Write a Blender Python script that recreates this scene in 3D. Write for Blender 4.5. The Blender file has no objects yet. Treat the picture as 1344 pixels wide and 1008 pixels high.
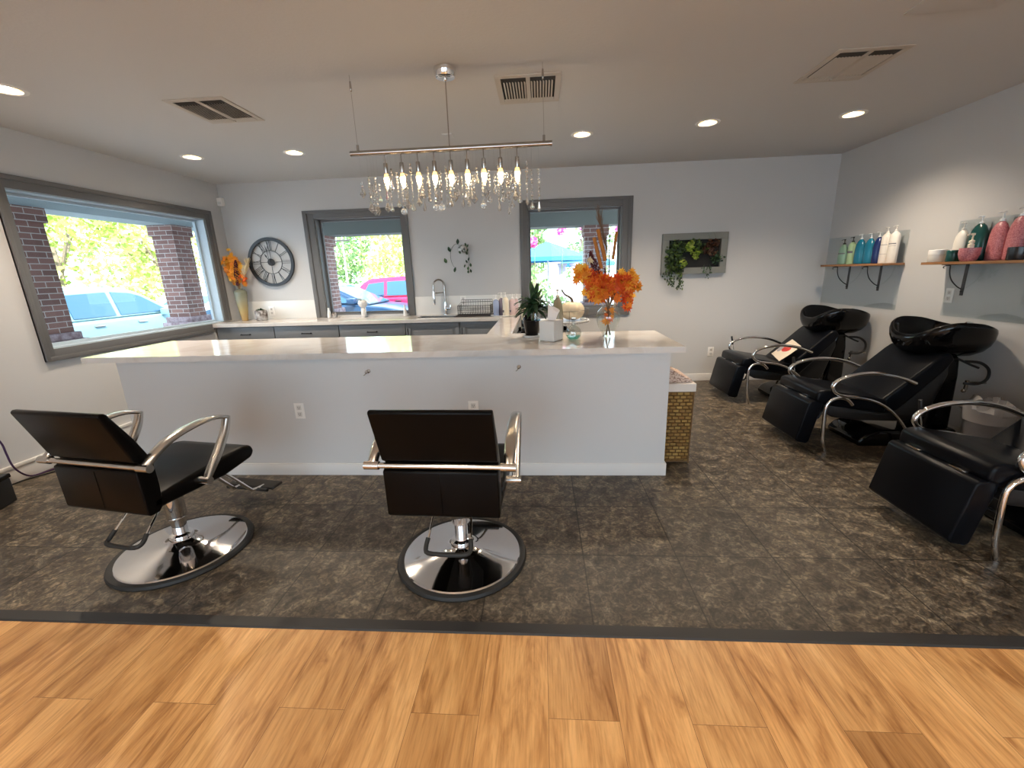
import bpy, bmesh, math, random
from mathutils import Vector, Matrix, Euler
R = math.radians
PI = math.pi
C = bpy.context.scene.collection
rnd = random.Random(11)

# ------------------------------------------------------------------ materials
MATS = {}
def mat(name, col=(.8,.8,.8), rough=.5, metal=0., spec=.5, coat=0., emit=None, es=0., trans=0., ior=1.45, alpha=1., sheen=0.):
    m = bpy.data.materials.new(name); m.use_nodes = True
    b = m.node_tree.nodes['Principled BSDF']
    b.inputs['Base Color'].default_value = (*col, 1)
    b.inputs['Roughness'].default_value = rough
    b.inputs['Metallic'].default_value = metal
    b.inputs['Specular IOR Level'].default_value = spec
    b.inputs['Coat Weight'].default_value = coat
    b.inputs['Transmission Weight'].default_value = trans
    b.inputs['IOR'].default_value = ior
    if emit:
        b.inputs['Emission Color'].default_value = (*emit, 1)
        b.inputs['Emission Strength'].default_value = es
    MATS[name] = m
    return m
def nd(m, t, **kw):
    n = m.node_tree.nodes.new(t)
    for k, v in kw.items():
        if k.startswith('i_'):
            n.inputs[k[2:].replace('_', ' ')].default_value = v
        else: setattr(n, k, v)
    return n
def ln(m, a, ao, b, bi): m.node_tree.links.new(a.outputs[ao], b.inputs[bi])
def bsdf(m): return m.node_tree.nodes['Principled BSDF']
def coords(m, scale=(1,1,1), kind='Object', loc=(0,0,0), rot=(0,0,0)):
    tc = nd(m, 'ShaderNodeTexCoord'); mp = nd(m, 'ShaderNodeMapping')
    mp.inputs['Scale'].default_value = scale; mp.inputs['Location'].default_value = loc; mp.inputs['Rotation'].default_value = rot
    ln(m, tc, kind, mp, 'Vector'); return mp
def ramp(m, stops):
    r = nd(m, 'ShaderNodeValToRGB'); e = r.color_ramp.elements
    while len(e) < len(stops): e.new(.5)
    for q, (p, c) in zip(e, stops): q.position = p; q.color = (*c, 1) if len(c) == 3 else c
    return r
def noise_col(m, stops, scale=5, detail=6, cs=(1,1,1), rough=.6, dist=0., bump=0., bd=.002):
    mp = coords(m, cs); n = nd(m, 'ShaderNodeTexNoise'); n.inputs['Scale'].default_value = scale
    n.inputs['Detail'].default_value = detail; n.inputs['Roughness'].default_value = rough; n.inputs['Distortion'].default_value = dist
    ln(m, mp, 'Vector', n, 'Vector'); r = ramp(m, stops); ln(m, n, 'Fac', r, 'Fac'); ln(m, r, 'Color', bsdf(m), 'Base Color')
    if bump:
        b = nd(m, 'ShaderNodeBump'); b.inputs['Strength'].default_value = bump; b.inputs['Distance'].default_value = bd
        ln(m, n, 'Fac', b, 'Height'); ln(m, b, 'Normal', bsdf(m), 'Normal')
    return n, r
def bump(m, scale, strength=.2, dist=.001, detail=2, cs=(1,1,1)):
    mp = coords(m, cs); n = nd(m, 'ShaderNodeTexNoise'); n.inputs['Scale'].default_value = scale; n.inputs['Detail'].default_value = detail
    ln(m, mp, 'Vector', n, 'Vector'); b = nd(m, 'ShaderNodeBump'); b.inputs['Strength'].default_value = strength; b.inputs['Distance'].default_value = dist
    ln(m, n, 'Fac', b, 'Height'); ln(m, b, 'Normal', bsdf(m), 'Normal')

WALLC = (.54,.535,.53)
m_wall = mat('wall paint', WALLC, .55, spec=.3); bump(m_wall, 220, .25, .0012)
m_ceil = mat('ceiling paint', (.60,.59,.58), .6, spec=.3); bump(m_ceil, 60, .3, .003, 4)
m_bar = mat('half wall paint', (.60,.595,.59), .5, spec=.3); bump(m_bar, 220, .25, .0012)
m_trim = mat('white trim', (.72,.7,.68), .35)
m_grayframe = mat('grey window casing', (.125,.122,.12), .45); bump(m_grayframe, 30, .15, .001, 3, (1,1,8))
m_sill = mat('pale jamb', (.42,.5,.56), .4)
m_quartz = mat('white quartz', (.78,.75,.71), .09, spec=.55)
noise_col(m_quartz, [(0,(.50,.455,.41)),(.42,(.62,.58,.54)),(.5,(.67,.635,.60)),(1,(.71,.68,.65))], 2.2, 8, dist=1.5)
m_backspl = mat('quartz splash', (.74,.73,.70), .2)
m_cab = mat('grey cabinet paint', (.19,.20,.215), .4)
m_black = mat('black metal', (.012,.012,.013), .4)
m_blackgloss = mat('black gloss', (.003,.003,.0035), .08, spec=.35)
m_leather = mat('black vinyl', (.0028,.0024,.0024), .30, spec=.12); bump(m_leather, 350, .15, .0006)
m_leather2 = mat('black vinyl of shampoo chairs', (.0028,.0035,.0055), .30, spec=.16); bump(m_leather2, 300, .12, .0006)
m_chrome = mat('chrome', (.82,.82,.83), .06, 1.)
m_chromeb = mat('chrome base plate', (.7,.7,.71), .07, 1.)
m_alu = mat('satin aluminium', (.62,.60,.57), .24, 1.)
m_nickel = mat('brushed nickel', (.46,.43,.40), .25, 1.)
m_rubber = mat('black rubber', (.014,.014,.014), .6)
m_strip = mat('transition strip rubber', (.022,.021,.021), .5)
m_white = mat('white plastic', (.84,.82,.79), .3)
m_socket = mat('socket shade', (.06,.055,.05), .5)
m_creampl = mat('cream plastic', (.74,.66,.52), .35)
m_ceramic = mat('white ceramic', (.74,.73,.71), .25)
m_tissue = mat('tissue paper', (.80,.74,.70), .9)
m_dark = mat('vent dark', (.012,.012,.012), .8)
m_ventw = mat('vent paint', (.52,.47,.41), .5)
m_gasket = mat('dark tile cleft', (.02,.02,.02), .6)

def glassy(name, tint=(1,1,1), rough=0., fres=1.5, gloss=(1,1,1)):
    m = bpy.data.materials.new(name); m.use_nodes = True; nt = m.node_tree; nt.nodes.clear()
    o = nt.nodes.new('ShaderNodeOutputMaterial'); mx = nt.nodes.new('ShaderNodeMixShader')
    t = nt.nodes.new('ShaderNodeBsdfTransparent'); g = nt.nodes.new('ShaderNodeBsdfGlossy'); f = nt.nodes.new('ShaderNodeFresnel')
    t.inputs['Color'].default_value = (*tint, 1); g.inputs['Roughness'].default_value = rough; f.inputs['IOR'].default_value = fres
    g.inputs['Color'].default_value = (*gloss, 1)
    ge = nt.nodes.new('ShaderNodeNewGeometry'); mi = nt.nodes.new('ShaderNodeMix'); mi.inputs[2].default_value = fres; mi.inputs[3].default_value = 1/fres
    nt.links.new(ge.outputs['Backfacing'], mi.inputs[0]); nt.links.new(mi.outputs[0], f.inputs['IOR'])
    nt.links.new(f.outputs[0], mx.inputs[0]); nt.links.new(t.outputs[0], mx.inputs[1]); nt.links.new(g.outputs[0], mx.inputs[2]); nt.links.new(mx.outputs[0], o.inputs[0])
    return m
m_pane = glassy('window glass', (.94,.975,.985), 0, 1.2)
m_acryl = glassy('clear acrylic', (.94,.965,.975), .02, 1.55)
m_glassvase = glassy('clear vase glass', (.86,.89,.88), .0, 1.9)
m_tealglass = glassy('teal liquid', (.35,.75,.72), .0, 1.5)
m_bagfilm = glassy('clear bag film', (.80,.82,.86), .15, 2.2)
m_crystal = mat('cut crystal', (.95,.93,.90), .02, trans=.72, ior=1.75)
m_bulb = mat('bulb glow', (1,.9,.7), .3, emit=(1,.74,.42), es=28)
m_bulbtop = mat('bulb amber neck', (.9,.5,.15), .3, emit=(1,.5,.12), es=3.)
m_lamp = mat('downlight lamp', (1,1,1), .3, emit=(1,.80,.52), es=40)
m_reflector = mat('gold reflector', (.85,.66,.32), .35, .6, emit=(1,.62,.18), es=.0)

# floor: slate look tiles
m_tile = mat('slate vinyl tile', (.1,.08,.07), .42, spec=.45)
def build_tile():
    m = m_tile; b = bsdf(m)
    mp = coords(m, (1,1,1))
    n1 = nd(m, 'ShaderNodeTexNoise'); n1.inputs['Scale'].default_value = 10; n1.inputs['Detail'].default_value = 12; n1.inputs['Roughness'].default_value = .72; n1.inputs['Distortion'].default_value = .8
    ln(m, mp, 'Vector', n1, 'Vector')
    r = ramp(m, [(.30,(.022,.017,.013)),(.42,(.048,.038,.029)),(.52,(.088,.071,.052)),(.62,(.16,.133,.099)),(.76,(.27,.23,.17))])
    ln(m, n1, 'Fac', r, 'Fac')
    n2 = nd(m, 'ShaderNodeTexNoise'); n2.inputs['Scale'].default_value = 34; n2.inputs['Detail'].default_value = 5; n2.inputs['Distortion'].default_value = 1.5
    ln(m, mp, 'Vector', n2, 'Vector')
    r2 = ramp(m, [(.36,(.35,.34,.33)),(.5,(.90,.90,.90)),(.64,(2.0,1.95,1.8))]); ln(m, n2, 'Fac', r2, 'Fac')
    mx = nd(m, 'ShaderNodeMix', data_type='RGBA', blend_type='MULTIPLY'); mx.inputs[0].default_value = .75
    ln(m, r, 'Color', mx, 6); ln(m, r2, 'Color', mx, 7)
    # per-tile shade and grooves
    br = nd(m, 'ShaderNodeTexBrick'); br.offset = 0.; br.inputs['Scale'].default_value = 1; br.inputs['Brick Width'].default_value = .465; br.inputs['Row Height'].default_value = .465
    br.inputs['Mortar Size'].default_value = .0034; br.inputs['Mortar Smooth'].default_value = .1
    br.inputs['Color1'].default_value = (.82,.82,.82,1); br.inputs['Color2'].default_value = (1.18,1.16,1.12,1); br.inputs['Mortar'].default_value = (.3,.3,.3,1)
    mp2 = coords(m, (1,1,1), loc=(-.196,-.045,0)); ln(m, mp2, 'Vector', br, 'Vector')
    mx2 = nd(m, 'ShaderNodeMix', data_type='RGBA', blend_type='MULTIPLY'); mx2.inputs[0].default_value = 1
    ln(m, mx, 2, mx2, 6); ln(m, br, 'Color', mx2, 7); ln(m, mx2, 2, b, 'Base Color')
    rr = nd(m, 'ShaderNodeMapRange'); rr.inputs['To Min'].default_value = .30; rr.inputs['To Max'].default_value = .62
    ln(m, n2, 'Fac', rr, 'Value'); ln(m, rr, 'Result', b, 'Roughness')
    bp = nd(m, 'ShaderNodeBump'); bp.inputs['Strength'].default_value = .35; bp.inputs['Distance'].default_value = .004
    ln(m, n1, 'Fac', bp, 'Height'); ln(m, bp, 'Normal', b, 'Normal')
build_tile()
m_wood = mat('oak plank', (.5,.27,.11), .38, spec=.4)
def build_wood():
    m = m_wood; b = bsdf(m)
    tc = nd(m, 'ShaderNodeTexCoord'); sp = nd(m, 'ShaderNodeSeparateXYZ'); ln(m, tc, 'Object', sp, 0)
    cb = nd(m, 'ShaderNodeCombineXYZ')
    ax = nd(m, 'ShaderNodeMath', operation='ADD'); ax.inputs[1].default_value = -.46 + 12.2; ln(m, sp, 'Y', ax, 0)
    ay = nd(m, 'ShaderNodeMath', operation='ADD'); ay.inputs[1].default_value = -.006 + 9.12; ln(m, sp, 'X', ay, 0)
    ln(m, ax, 0, cb, 'X'); ln(m, ay, 0, cb, 'Y')
    br = nd(m, 'ShaderNodeTexBrick'); br.offset = .5; br.inputs['Scale'].default_value = 1; br.inputs['Brick Width'].default_value = 1.22; br.inputs['Row Height'].default_value = .228
    br.inputs['Mortar Size'].default_value = .0007; br.inputs['Mortar Smooth'].default_value = .1
    br.inputs['Color1'].default_value = (0,0,0,1); br.inputs['Color2'].default_value = (1,1,1,1); br.inputs['Mortar'].default_value = (.5,.5,.5,1)
    ln(m, cb, 0, br, 'Vector')
    # per plank offset for the grain
    ofs = nd(m, 'ShaderNodeMath', operation='MULTIPLY'); ofs.inputs[1].default_value = 37.; ln(m, br, 'Color', ofs, 0)
    c2 = nd(m, 'ShaderNodeCombineXYZ'); ln(m, sp, 'X', c2, 'X'); ln(m, sp, 'Y', c2, 'Y'); ln(m, ofs, 0, c2, 'Z')
    mpg = nd(m, 'ShaderNodeMapping'); mpg.inputs['Scale'].default_value = (6.5, 1.15, 1); ln(m, c2, 0, mpg, 'Vector')
    g1 = nd(m, 'ShaderNodeTexNoise'); g1.inputs['Scale'].default_value = 1.3; g1.inputs['Detail'].default_value = 9; g1.inputs['Roughness'].default_value = .62; g1.inputs['Distortion'].default_value = 1.1
    ln(m, mpg, 'Vector', g1, 'Vector')
    r1 = ramp(m, [(.22,(.20,.080,.024)),(.36,(.41,.198,.068)),(.48,(.60,.325,.125)),(.60,(.69,.395,.160)),(.8,(.76,.46,.205))]); ln(m, g1, 'Fac', r1, 'Fac')
    mpf = nd(m, 'ShaderNodeMapping'); mpf.inputs['Scale'].default_value = (150, 9, 1); ln(m, c2, 0, mpf, 'Vector')
    g2 = nd(m, 'ShaderNodeTexNoise'); g2.inputs['Scale'].default_value = 1.; g2.inputs['Detail'].default_value = 4; ln(m, mpf, 'Vector', g2, 'Vector')
    r2 = ramp(m, [(.30,(.78,.74,.70)),(.5,(1,1,1)),(.7,(1.12,1.12,1.12))]); ln(m, g2, 'Fac', r2, 'Fac')
    mx = nd(m, 'ShaderNodeMix', data_type='RGBA', blend_type='MULTIPLY'); mx.inputs[0].default_value = .9; ln(m, r1, 'Color', mx, 6); ln(m, r2, 'Color', mx, 7)
    r3 = ramp(m, [(0,(.66,.60,.54)),(.35,(.95,.93,.90)),(.6,(1.,1.,1.)),(1,(1.12,1.1,1.06))]); ln(m, br, 'Color', r3, 'Fac')
    mx2 = nd(m, 'ShaderNodeMix', data_type='RGBA', blend_type='MULTIPLY'); mx2.inputs[0].default_value = 1; ln(m, mx, 2, mx2, 6); ln(m, r3, 'Color', mx2, 7)
    mx3 = nd(m, 'ShaderNodeMix', data_type='RGBA'); ln(m, br, 'Fac', mx3, 0); ln(m, mx2, 2, mx3, 6); mx3.inputs[7].default_value = (.16,.075,.03,1)
    mk = nd(m, 'ShaderNodeMapping'); mk.inputs['Scale'].default_value = (5.5, 1.1, 1); ln(m, c2, 0, mk, 'Vector')
    g3 = nd(m, 'ShaderNodeTexNoise'); g3.inputs['Scale'].default_value = 1.6; g3.inputs['Detail'].default_value = 5; g3.inputs['Distortion'].default_value = 2.2; ln(m, mk, 'Vector', g3, 'Vector')
    r4 = ramp(m, [(.26,(.42,.31,.22)),(.37,(.80,.74,.68)),(.48,(1,1,1))]); ln(m, g3, 'Fac', r4, 'Fac')
    mx4 = nd(m, 'ShaderNodeMix', data_type='RGBA', blend_type='MULTIPLY'); mx4.inputs[0].default_value = .9; ln(m, mx3, 2, mx4, 6); ln(m, r4, 'Color', mx4, 7)
    ln(m, mx4, 2, b, 'Base Color')
    bp = nd(m, 'ShaderNodeBump'); bp.inputs['Strength'].default_value = .15; bp.inputs['Distance'].default_value = .001; ln(m, g2, 'Fac', bp, 'Height'); ln(m, bp, 'Normal', b, 'Normal')
build_wood()
def brickmat(name, c1, c2, mort):
    m = mat(name, c1, .8); br = nd(m, 'ShaderNodeTexBrick'); br.inputs['Scale'].default_value = 1
    br.inputs['Brick Width'].default_value = .205; br.inputs['Row Height'].default_value = .0677; br.inputs['Mortar Size'].default_value = .005
    br.inputs['Color1'].default_value = (*c1,1); br.inputs['Color2'].default_value = (*c2,1); br.inputs['Mortar'].default_value = (*mort,1)
    tc = nd(m, 'ShaderNodeTexCoord'); sp = nd(m, 'ShaderNodeSeparateXYZ'); ln(m, tc, 'Object', sp, 0)
    a = nd(m, 'ShaderNodeMath', operation='ADD'); ln(m, sp, 'X', a, 0); ln(m, sp, 'Y', a, 1)
    cb = nd(m, 'ShaderNodeCombineXYZ'); ln(m, a, 0, cb, 'X'); ln(m, sp, 'Z', cb, 'Y'); ln(m, cb, 0, br, 'Vector'); ln(m, br, 'Color', bsdf(m), 'Base Color')
    return m
m_brick = brickmat('dark red brick', (.14,.07,.06), (.24,.12,.10), (.42,.38,.36))
m_asphalt = mat('asphalt', (.30,.30,.31), .9); noise_col(m_asphalt, [(.3,(.24,.24,.25)),(.7,(.36,.36,.37))], 30)
m_soffit = mat('porch stucco', (.36,.42,.44), .9); bump(m_soffit, 90, .6, .004, 4)
m_stone = mat('plinth concrete', (.5,.47,.46), .9)
m_plinth = mat('weathered brick plinth', (.30,.22,.24), .9); noise_col(m_plinth, [(.35,(.20,.13,.14)),(.65,(.38,.31,.33))], 14)
def leafmat(name, a, b, c, tr=.35):
    m = bpy.data.materials.new(name); m.use_nodes = True; nt = m.node_tree
    p = nt.nodes['Principled BSDF']; p.inputs['Roughness'].default_value = .55
    g = nt.nodes.new('ShaderNodeNewGeometry'); r = nt.nodes.new('ShaderNodeValToRGB'); e = r.color_ramp.elements; e.new(.5)
    for q, (pp, cc) in zip(e, [(0,a),(.5,b),(1,c)]): q.position = pp; q.color = (*cc,1)
    nt.links.new(g.outputs['Random Per Island'], r.inputs[0]); nt.links.new(r.outputs[0], p.inputs['Base Color'])
    if tr:
        t = nt.nodes.new('ShaderNodeBsdfTranslucent'); mx = nt.nodes.new('ShaderNodeMixShader'); mx.inputs[0].default_value = tr
        nt.links.new(r.outputs[0], t.inputs[0]); nt.links.new(p.outputs[0], mx.inputs[1]); nt.links.new(t.outputs[0], mx.inputs[2])
        nt.links.new(mx.outputs[0], nt.nodes['Material Output'].inputs[0])
    return m
m_leafT = leafmat('sunny tree leaves', (.25,.36,.06), (.52,.58,.16), (.80,.80,.42))
m_leafT2 = leafmat('green tree leaves', (.10,.24,.09), (.28,.42,.16), (.55,.62,.30))
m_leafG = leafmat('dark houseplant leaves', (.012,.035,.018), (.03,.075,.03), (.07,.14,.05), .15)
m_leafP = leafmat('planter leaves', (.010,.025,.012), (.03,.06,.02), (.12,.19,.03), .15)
m_leafLime = leafmat('lime leaves', (.14,.24,.02), (.28,.38,.05), (.40,.48,.10), .2)
m_leafBrown = leafmat('russet leaves', (.04,.012,.008), (.09,.03,.015), (.14,.08,.035), .1)
m_maple = leafmat('maple leaves', (.60,.055,.010), (.80,.16,.012), (.85,.38,.03), .3)
m_maple2 = leafmat('golden maple leaves', (.72,.22,.015), (.80,.36,.02), (.85,.50,.06), .3)
m_bloom = leafmat('pink blossom', (.85,.08,.35), (.9,.15,.5), (.95,.35,.6), .3)
m_bark = mat('bark', (.22,.17,.13), .9)
m_cattail = mat('cattail brown', (.40,.15,.03), .8); bump(m_cattail, 200, .4, .002)
m_cattaild = mat('cattail dark', (.09,.028,.015), .8)
m_burg = mat('burgundy plume', (.075,.008,.012), .85); bump(m_burg, 150, .8, .004)
m_straw = mat('dry straw', (.62,.50,.30), .8)
m_stem = mat('brown stem', (.16,.09,.04), .8)
m_dkstem = mat('dark red stem', (.06,.012,.015), .7)

# ------------------------------------------------------------------ mesh helpers
def nb(): return bmesh.new()
def fin(name, bm, m, parent=None, smooth=40, loc=None):
    me = bpy.data.meshes.new(name); bmesh.ops.recalc_face_normals(bm, faces=bm.faces); bm.to_mesh(me); bm.free()
    o = bpy.data.objects.new(name, me); C.objects.link(o)
    ms = m if isinstance(m, (list, tuple)) else [m]
    for q in ms: me.materials.append(q)
    if smooth:
        for p in me.polygons: p.use_smooth = True
        me.set_sharp_from_angle(angle=R(smooth))
    if parent: o.parent = parent
    if loc: o.location = loc
    return o
def xf(bm, vs, loc=(0,0,0), rot=(0,0,0), sc=(1,1,1)):
    M = Matrix.Translation(loc) @ Euler(rot).to_matrix().to_4x4() @ Matrix.Diagonal((*sc,1))
    bmesh.ops.transform(bm, matrix=M, verts=vs)
def box(bm, x0, x1, y0, y1, z0, z1, bev=0., seg=2, rot=None, mi=0):
    r = bmesh.ops.create_cube(bm, size=1.)
    vs = r['verts']; xf(bm, vs, sc=(x1-x0, y1-y0, z1-z0))
    fs = set(f for v in vs for f in v.link_faces)
    if bev:
        es = list({e for v in vs for e in v.link_edges})
        r2 = bmesh.ops.bevel(bm, geom=es, offset=bev, segments=seg, profile=.6, affect='EDGES')
        fs = set(r2['faces']) | {f for v in r2['verts'] for f in v.link_faces}
        vs = list({v for f in fs for v in f.verts})
    if mi:
        for f in fs: f.material_index = mi
    xf(bm, vs, ((x0+x1)/2, (y0+y1)/2, (z0+z1)/2), rot or (0,0,0))
    return vs
def prism(bm, prof, a0, a1, axis='x', bev=0., seg=3, taper=None):
    """extrude a closed 2-D outline; axis x: prof=(y,z); axis y: prof=(x,z); axis z: prof=(x,y)"""
    def P(p, a, k=1.):
        return {'x': (a, p[0], p[1]), 'y': (p[0], a, p[1]), 'z': (p[0], p[1], a)}[axis]
    A = [bm.verts.new(P(p, a0)) for p in prof]; B = [bm.verts.new(P(p, a1)) for p in prof]
    n = len(prof); fs = [bm.faces.new(A), bm.faces.new(B[::-1])]
    for i in range(n): fs.append(bm.faces.new((A[i], B[i], B[(i+1) % n], A[(i+1) % n])))
    bmesh.ops.recalc_face_normals(bm, faces=fs)
    vs = A + B
    if bev:
        es = list({e for v in vs for e in v.link_edges})
        r2 = bmesh.ops.bevel(bm, geom=es, offset=bev, segments=seg, profile=.5, affect='EDGES', clamp_overlap=True)
        vs = list({v for f in r2['faces'] for v in f.verts} | {v for v in vs if v.is_valid})
    return vs
def lathe(bm, prof, n=32, loc=(0,0,0), rot=(0,0,0), sc=(1,1,1), cap=False):
    rings = []; allv = []
    for r, z in prof:
        if r < 1e-6:
            v = bm.verts.new((0,0,z)); rings.append([v]*n); allv.append(v)
        else:
            rg = [bm.verts.new((r*math.cos(2*PI*i/n), r*math.sin(2*PI*i/n), z)) for i in range(n)]; rings.append(rg); allv += rg
    for a, b in zip(rings, rings[1:]):
        for i in range(n):
            q = []
            for v in (a[i], a[(i+1)%n], b[(i+1)%n], b[i]):
                if v not in q: q.append(v)
            if len(q) > 2: bm.faces.new(q)
    if cap:
        for rg in (rings[0], rings[-1]):
            if rg[0] is not rg[1]: bm.faces.new(rg)
    xf(bm, allv, loc, rot, sc)
    return allv
def smooth_path(pts, k=4):
    P = [Vector(p) for p in pts]; out = []
    for i in range(len(P)-1):
        p0 = P[max(i-1,0)]; p1 = P[i]; p2 = P[i+1]; p3 = P[min(i+2,len(P)-1)]
        for j in range(k):
            t = j/k
            out.append(.5*((2*p1)+(-p0+p2)*t+(2*p0-5*p1+4*p2-p3)*t*t+(-p0+3*p1-3*p2+p3)*t**3))
    out.append(P[-1]); return out
def tube(bm, pts, r=.01, n=10, k=0, flat=None, up=(0,0,1), closed=False, rr=None):
    """sweep; r radius or list; flat=(a,b) elliptical half-axes: a along side, b along normal"""
    P = smooth_path(pts, k) if k else [Vector(p) for p in pts]
    N = len(P); up = Vector(up); rings = []
    prev = None
    for i, p in enumerate(P):
        if closed: t = P[(i+1)%N]-P[i-1]
        else: t = P[min(i+1,N-1)]-P[max(i-1,0)]
        if t.length < 1e-9: t = Vector((0,0,1))
        t.normalize()
        if prev is None:
            u = up if abs(t.dot(up)) < .95 else Vector((1,0,0))
            s = t.cross(u).normalized()
        else:
            s = prev - t*prev.dot(t)
            s = s.normalized() if s.length > 1e-6 else t.orthogonal().normalized()
        prev = s; b = s.cross(t).normalized()
        f = i/(N-1) if N > 1 else 0
        ra = r(f) if callable(r) else r
        a, c = (flat[0]*(ra if callable(r) else 1), flat[1]*(ra if callable(r) else 1)) if flat else (ra, ra)
        rings.append([bm.verts.new(p + s*a*math.cos(2*PI*j/n) + b*c*math.sin(2*PI*j/n)) for j in range(n)])
    m = N if closed else N-1
    for i in range(m):
        A = rings[i]; B = rings[(i+1)%N]
        for j in range(n): bm.faces.new((A[j], A[(j+1)%n], B[(j+1)%n], B[j]))
    if not closed:
        bm.faces.new(rings[0][::-1]); bm.faces.new(rings[-1])
    return [v for rg in rings for v in rg]
def ball(bm, loc, r, sc=(1,1,1), sub=2, rot=(0,0,0)):
    q = bmesh.ops.create_icosphere(bm, subdivisions=sub, radius=r); xf(bm, q['verts'], loc, rot, sc); return q['verts']
def cyl(bm, x, y, z0, z1, r, n=24, r2=None):
    return lathe(bm, [(0,z0),(r,z0),(r2 if r2 is not None else r,z1),(0,z1)], n, (x,y,0))

def tagp(o, label=None, cat=None, group=None, kind=None):
    if label: o['label'] = label
    if cat: o['category'] = cat
    if group: o['group'] = group
    if kind: o['kind'] = kind
    return o
def thing(name, label, cat, loc=(0,0,0), rz=0., group=None):
    o = bpy.data.objects.new(name, None); C.objects.link(o); o.location = loc; o.rotation_euler = (0,0,rz); o.empty_display_size = .1
    return tagp(o, label, cat, group)
def struct(name, bm, m, parent=None, smooth=0):
    o = fin(name, bm, m, parent, smooth)
    if not parent: o['kind'] = 'structure'
    return o
def kids(o): return [c for c in C.objects if c.parent == o]
def dup(root, loc, rz=None, label=None, group=None):
    def cp(o, par):
        c = o.copy(); C.objects.link(c)
        if par: c.parent = par
        for ch in kids(o): cp(ch, c)
        return c
    r = cp(root, None); r.location = loc
    if rz is not None: r.rotation_euler = (0,0,rz)
    if label: r['label'] = label
    if group: r['group'] = group
    return r

XL, XR, D, H, T = -3.95, 3.335, 5.427, 2.562, .914
YF = -3.2
YC = 2.796
# ------------------------------------------------------------------ room shell
bm = nb(); box(bm, XL-.15, XR+.15, 1.452, D+.15, -.1, 0); struct('floor_tile', bm, m_tile)
bm = nb(); box(bm, XL-.15, XR+.15, YF-.15, 1.398, -.1, 0); struct('floor_wood', bm, m_wood)
bm = nb(); box(bm, XL, XR, 1.398, 1.452, -.1, .004, 0); prism(bm, [(1.394,.0),(1.40,.006),(1.45,.006),(1.456,.0)], XL, XR); struct('trim_1', bm, m_strip)
# ceiling with round holes left out of it for the cans is avoided: cans are shallow trims under a recess
LIGHTS = [(-3.181,2.721),(-3.291,4.265),(-2.298,4.295),(.379,4.214),(1.405,4.089),(2.543,4.07)]
BACK_FILL = [(-2.6,.5),(-.9,.5),(.9,.5),(2.5,.5),(-2.6,-1.6),(-.9,-1.6),(.9,-1.6),(2.5,-1.6)]  # unseen downlights added behind the camera to light the room
def ceiling():
    bm = nb(); es = []
    def loop(pts):
        vs = [bm.verts.new((x,y,H)) for x, y in pts]
        for i in range(len(vs)): es.append(bm.edges.new((vs[i], vs[(i+1)%len(vs)])))
    loop([(XL-.15,YF-.15),(XR+.15,YF-.15),(XR+.15,D+.15),(XL-.15,D+.15)])
    for x, y in LIGHTS+BACK_FILL: loop([(x+.07*math.cos(2*PI*k/24), y+.07*math.sin(2*PI*k/24)) for k in range(24)])
    bmesh.ops.triangle_fill(bm, use_beauty=True, edges=es)
    return bm
bm = ceiling(); 
# solid roof above
o = struct('ceiling', bm, m_ceil)
bm = nb(); box(bm, XL-2.6, XR+.6, YF-.5, D+2.9, H+.22, H+.4); struct('ceiling_roof_slab', bm, m_stone)

def wall_box(name, pieces, m=m_wall):
    bm = nb()
    for p in pieces: box(bm, *p)
    return struct(name, bm, m)
w1 = (3.16, 5.11, .92, 2.13); HT = H+.24
wall_box('wall_left', [(XL-.15,XL,YF-.15,w1[0],0,HT),(XL-.15,XL,w1[1],D,0,HT),(XL-.15,XL,w1[0],w1[1],0,w1[2]),(XL-.15,XL,w1[0],w1[1],w1[3],HT)])
w2 = (-2.77,-1.685,.94,2.123); w3 = (-.152,.966,.944,2.132)
wall_box('wall_back', [(XL-.15,w2[0],D,D+.15,0,HT),(w2[1],w3[0],D,D+.15,0,HT),(w3[1],XR+.15,D,D+.15,0,HT),
   (w2[0],w2[1],D,D+.15,0,w2[2]),(w2[0],w2[1],D,D+.15,w2[3],HT),(w3[0],w3[1],D,D+.15,0,w3[2]),(w3[0],w3[1],D,D+.15,w3[3],HT)])
wall_box('wall_right', [(XR,XR+.15,YF-.15,D,0,HT)])
added_w4 = (-3.2,-.35,.35,2.30); added_w5 = (.35,2.9,.35,2.30)  # unseen storefront openings added behind the camera for cool fill light
wall_box('wall_front', [(XL,added_w4[0],YF-.15,YF,0,HT),(added_w4[1],added_w5[0],YF-.15,YF,0,HT),(added_w5[1],XR,YF-.15,YF,0,HT)]+[(q[0],q[1],YF-.15,YF,0,q[2]) for q in (added_w4,added_w5)]+[(q[0],q[1],YF-.15,YF,q[3],HT) for q in (added_w4,added_w5)])
for i_, q in ((4,added_w4),(5,added_w5)):
    root = bpy.data.objects.new('window_%d' % i_, None); C.objects.link(root); root['kind'] = 'structure'  # added windows out of view, there to let fill daylight in
    bm = nb()
    for (a,b,c,d) in ((q[0]-.08,q[0],q[2]-.08,q[3]+.08),(q[1],q[1]+.08,q[2]-.08,q[3]+.08),(q[0],q[1],q[3],q[3]+.08),(q[0],q[1],q[2]-.08,q[2]),((q[0]+q[1])/2-.03,(q[0]+q[1])/2+.03,q[2],q[3])): box(bm, a,b,YF,YF+.02,c,d)
    struct('window_frame', bm, m_grayframe, root)
    bm = nb(); box(bm, q[0],q[1],YF-.08,YF-.075,q[2],q[3]); struct('window_pane', bm, m_pane, root)

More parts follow.
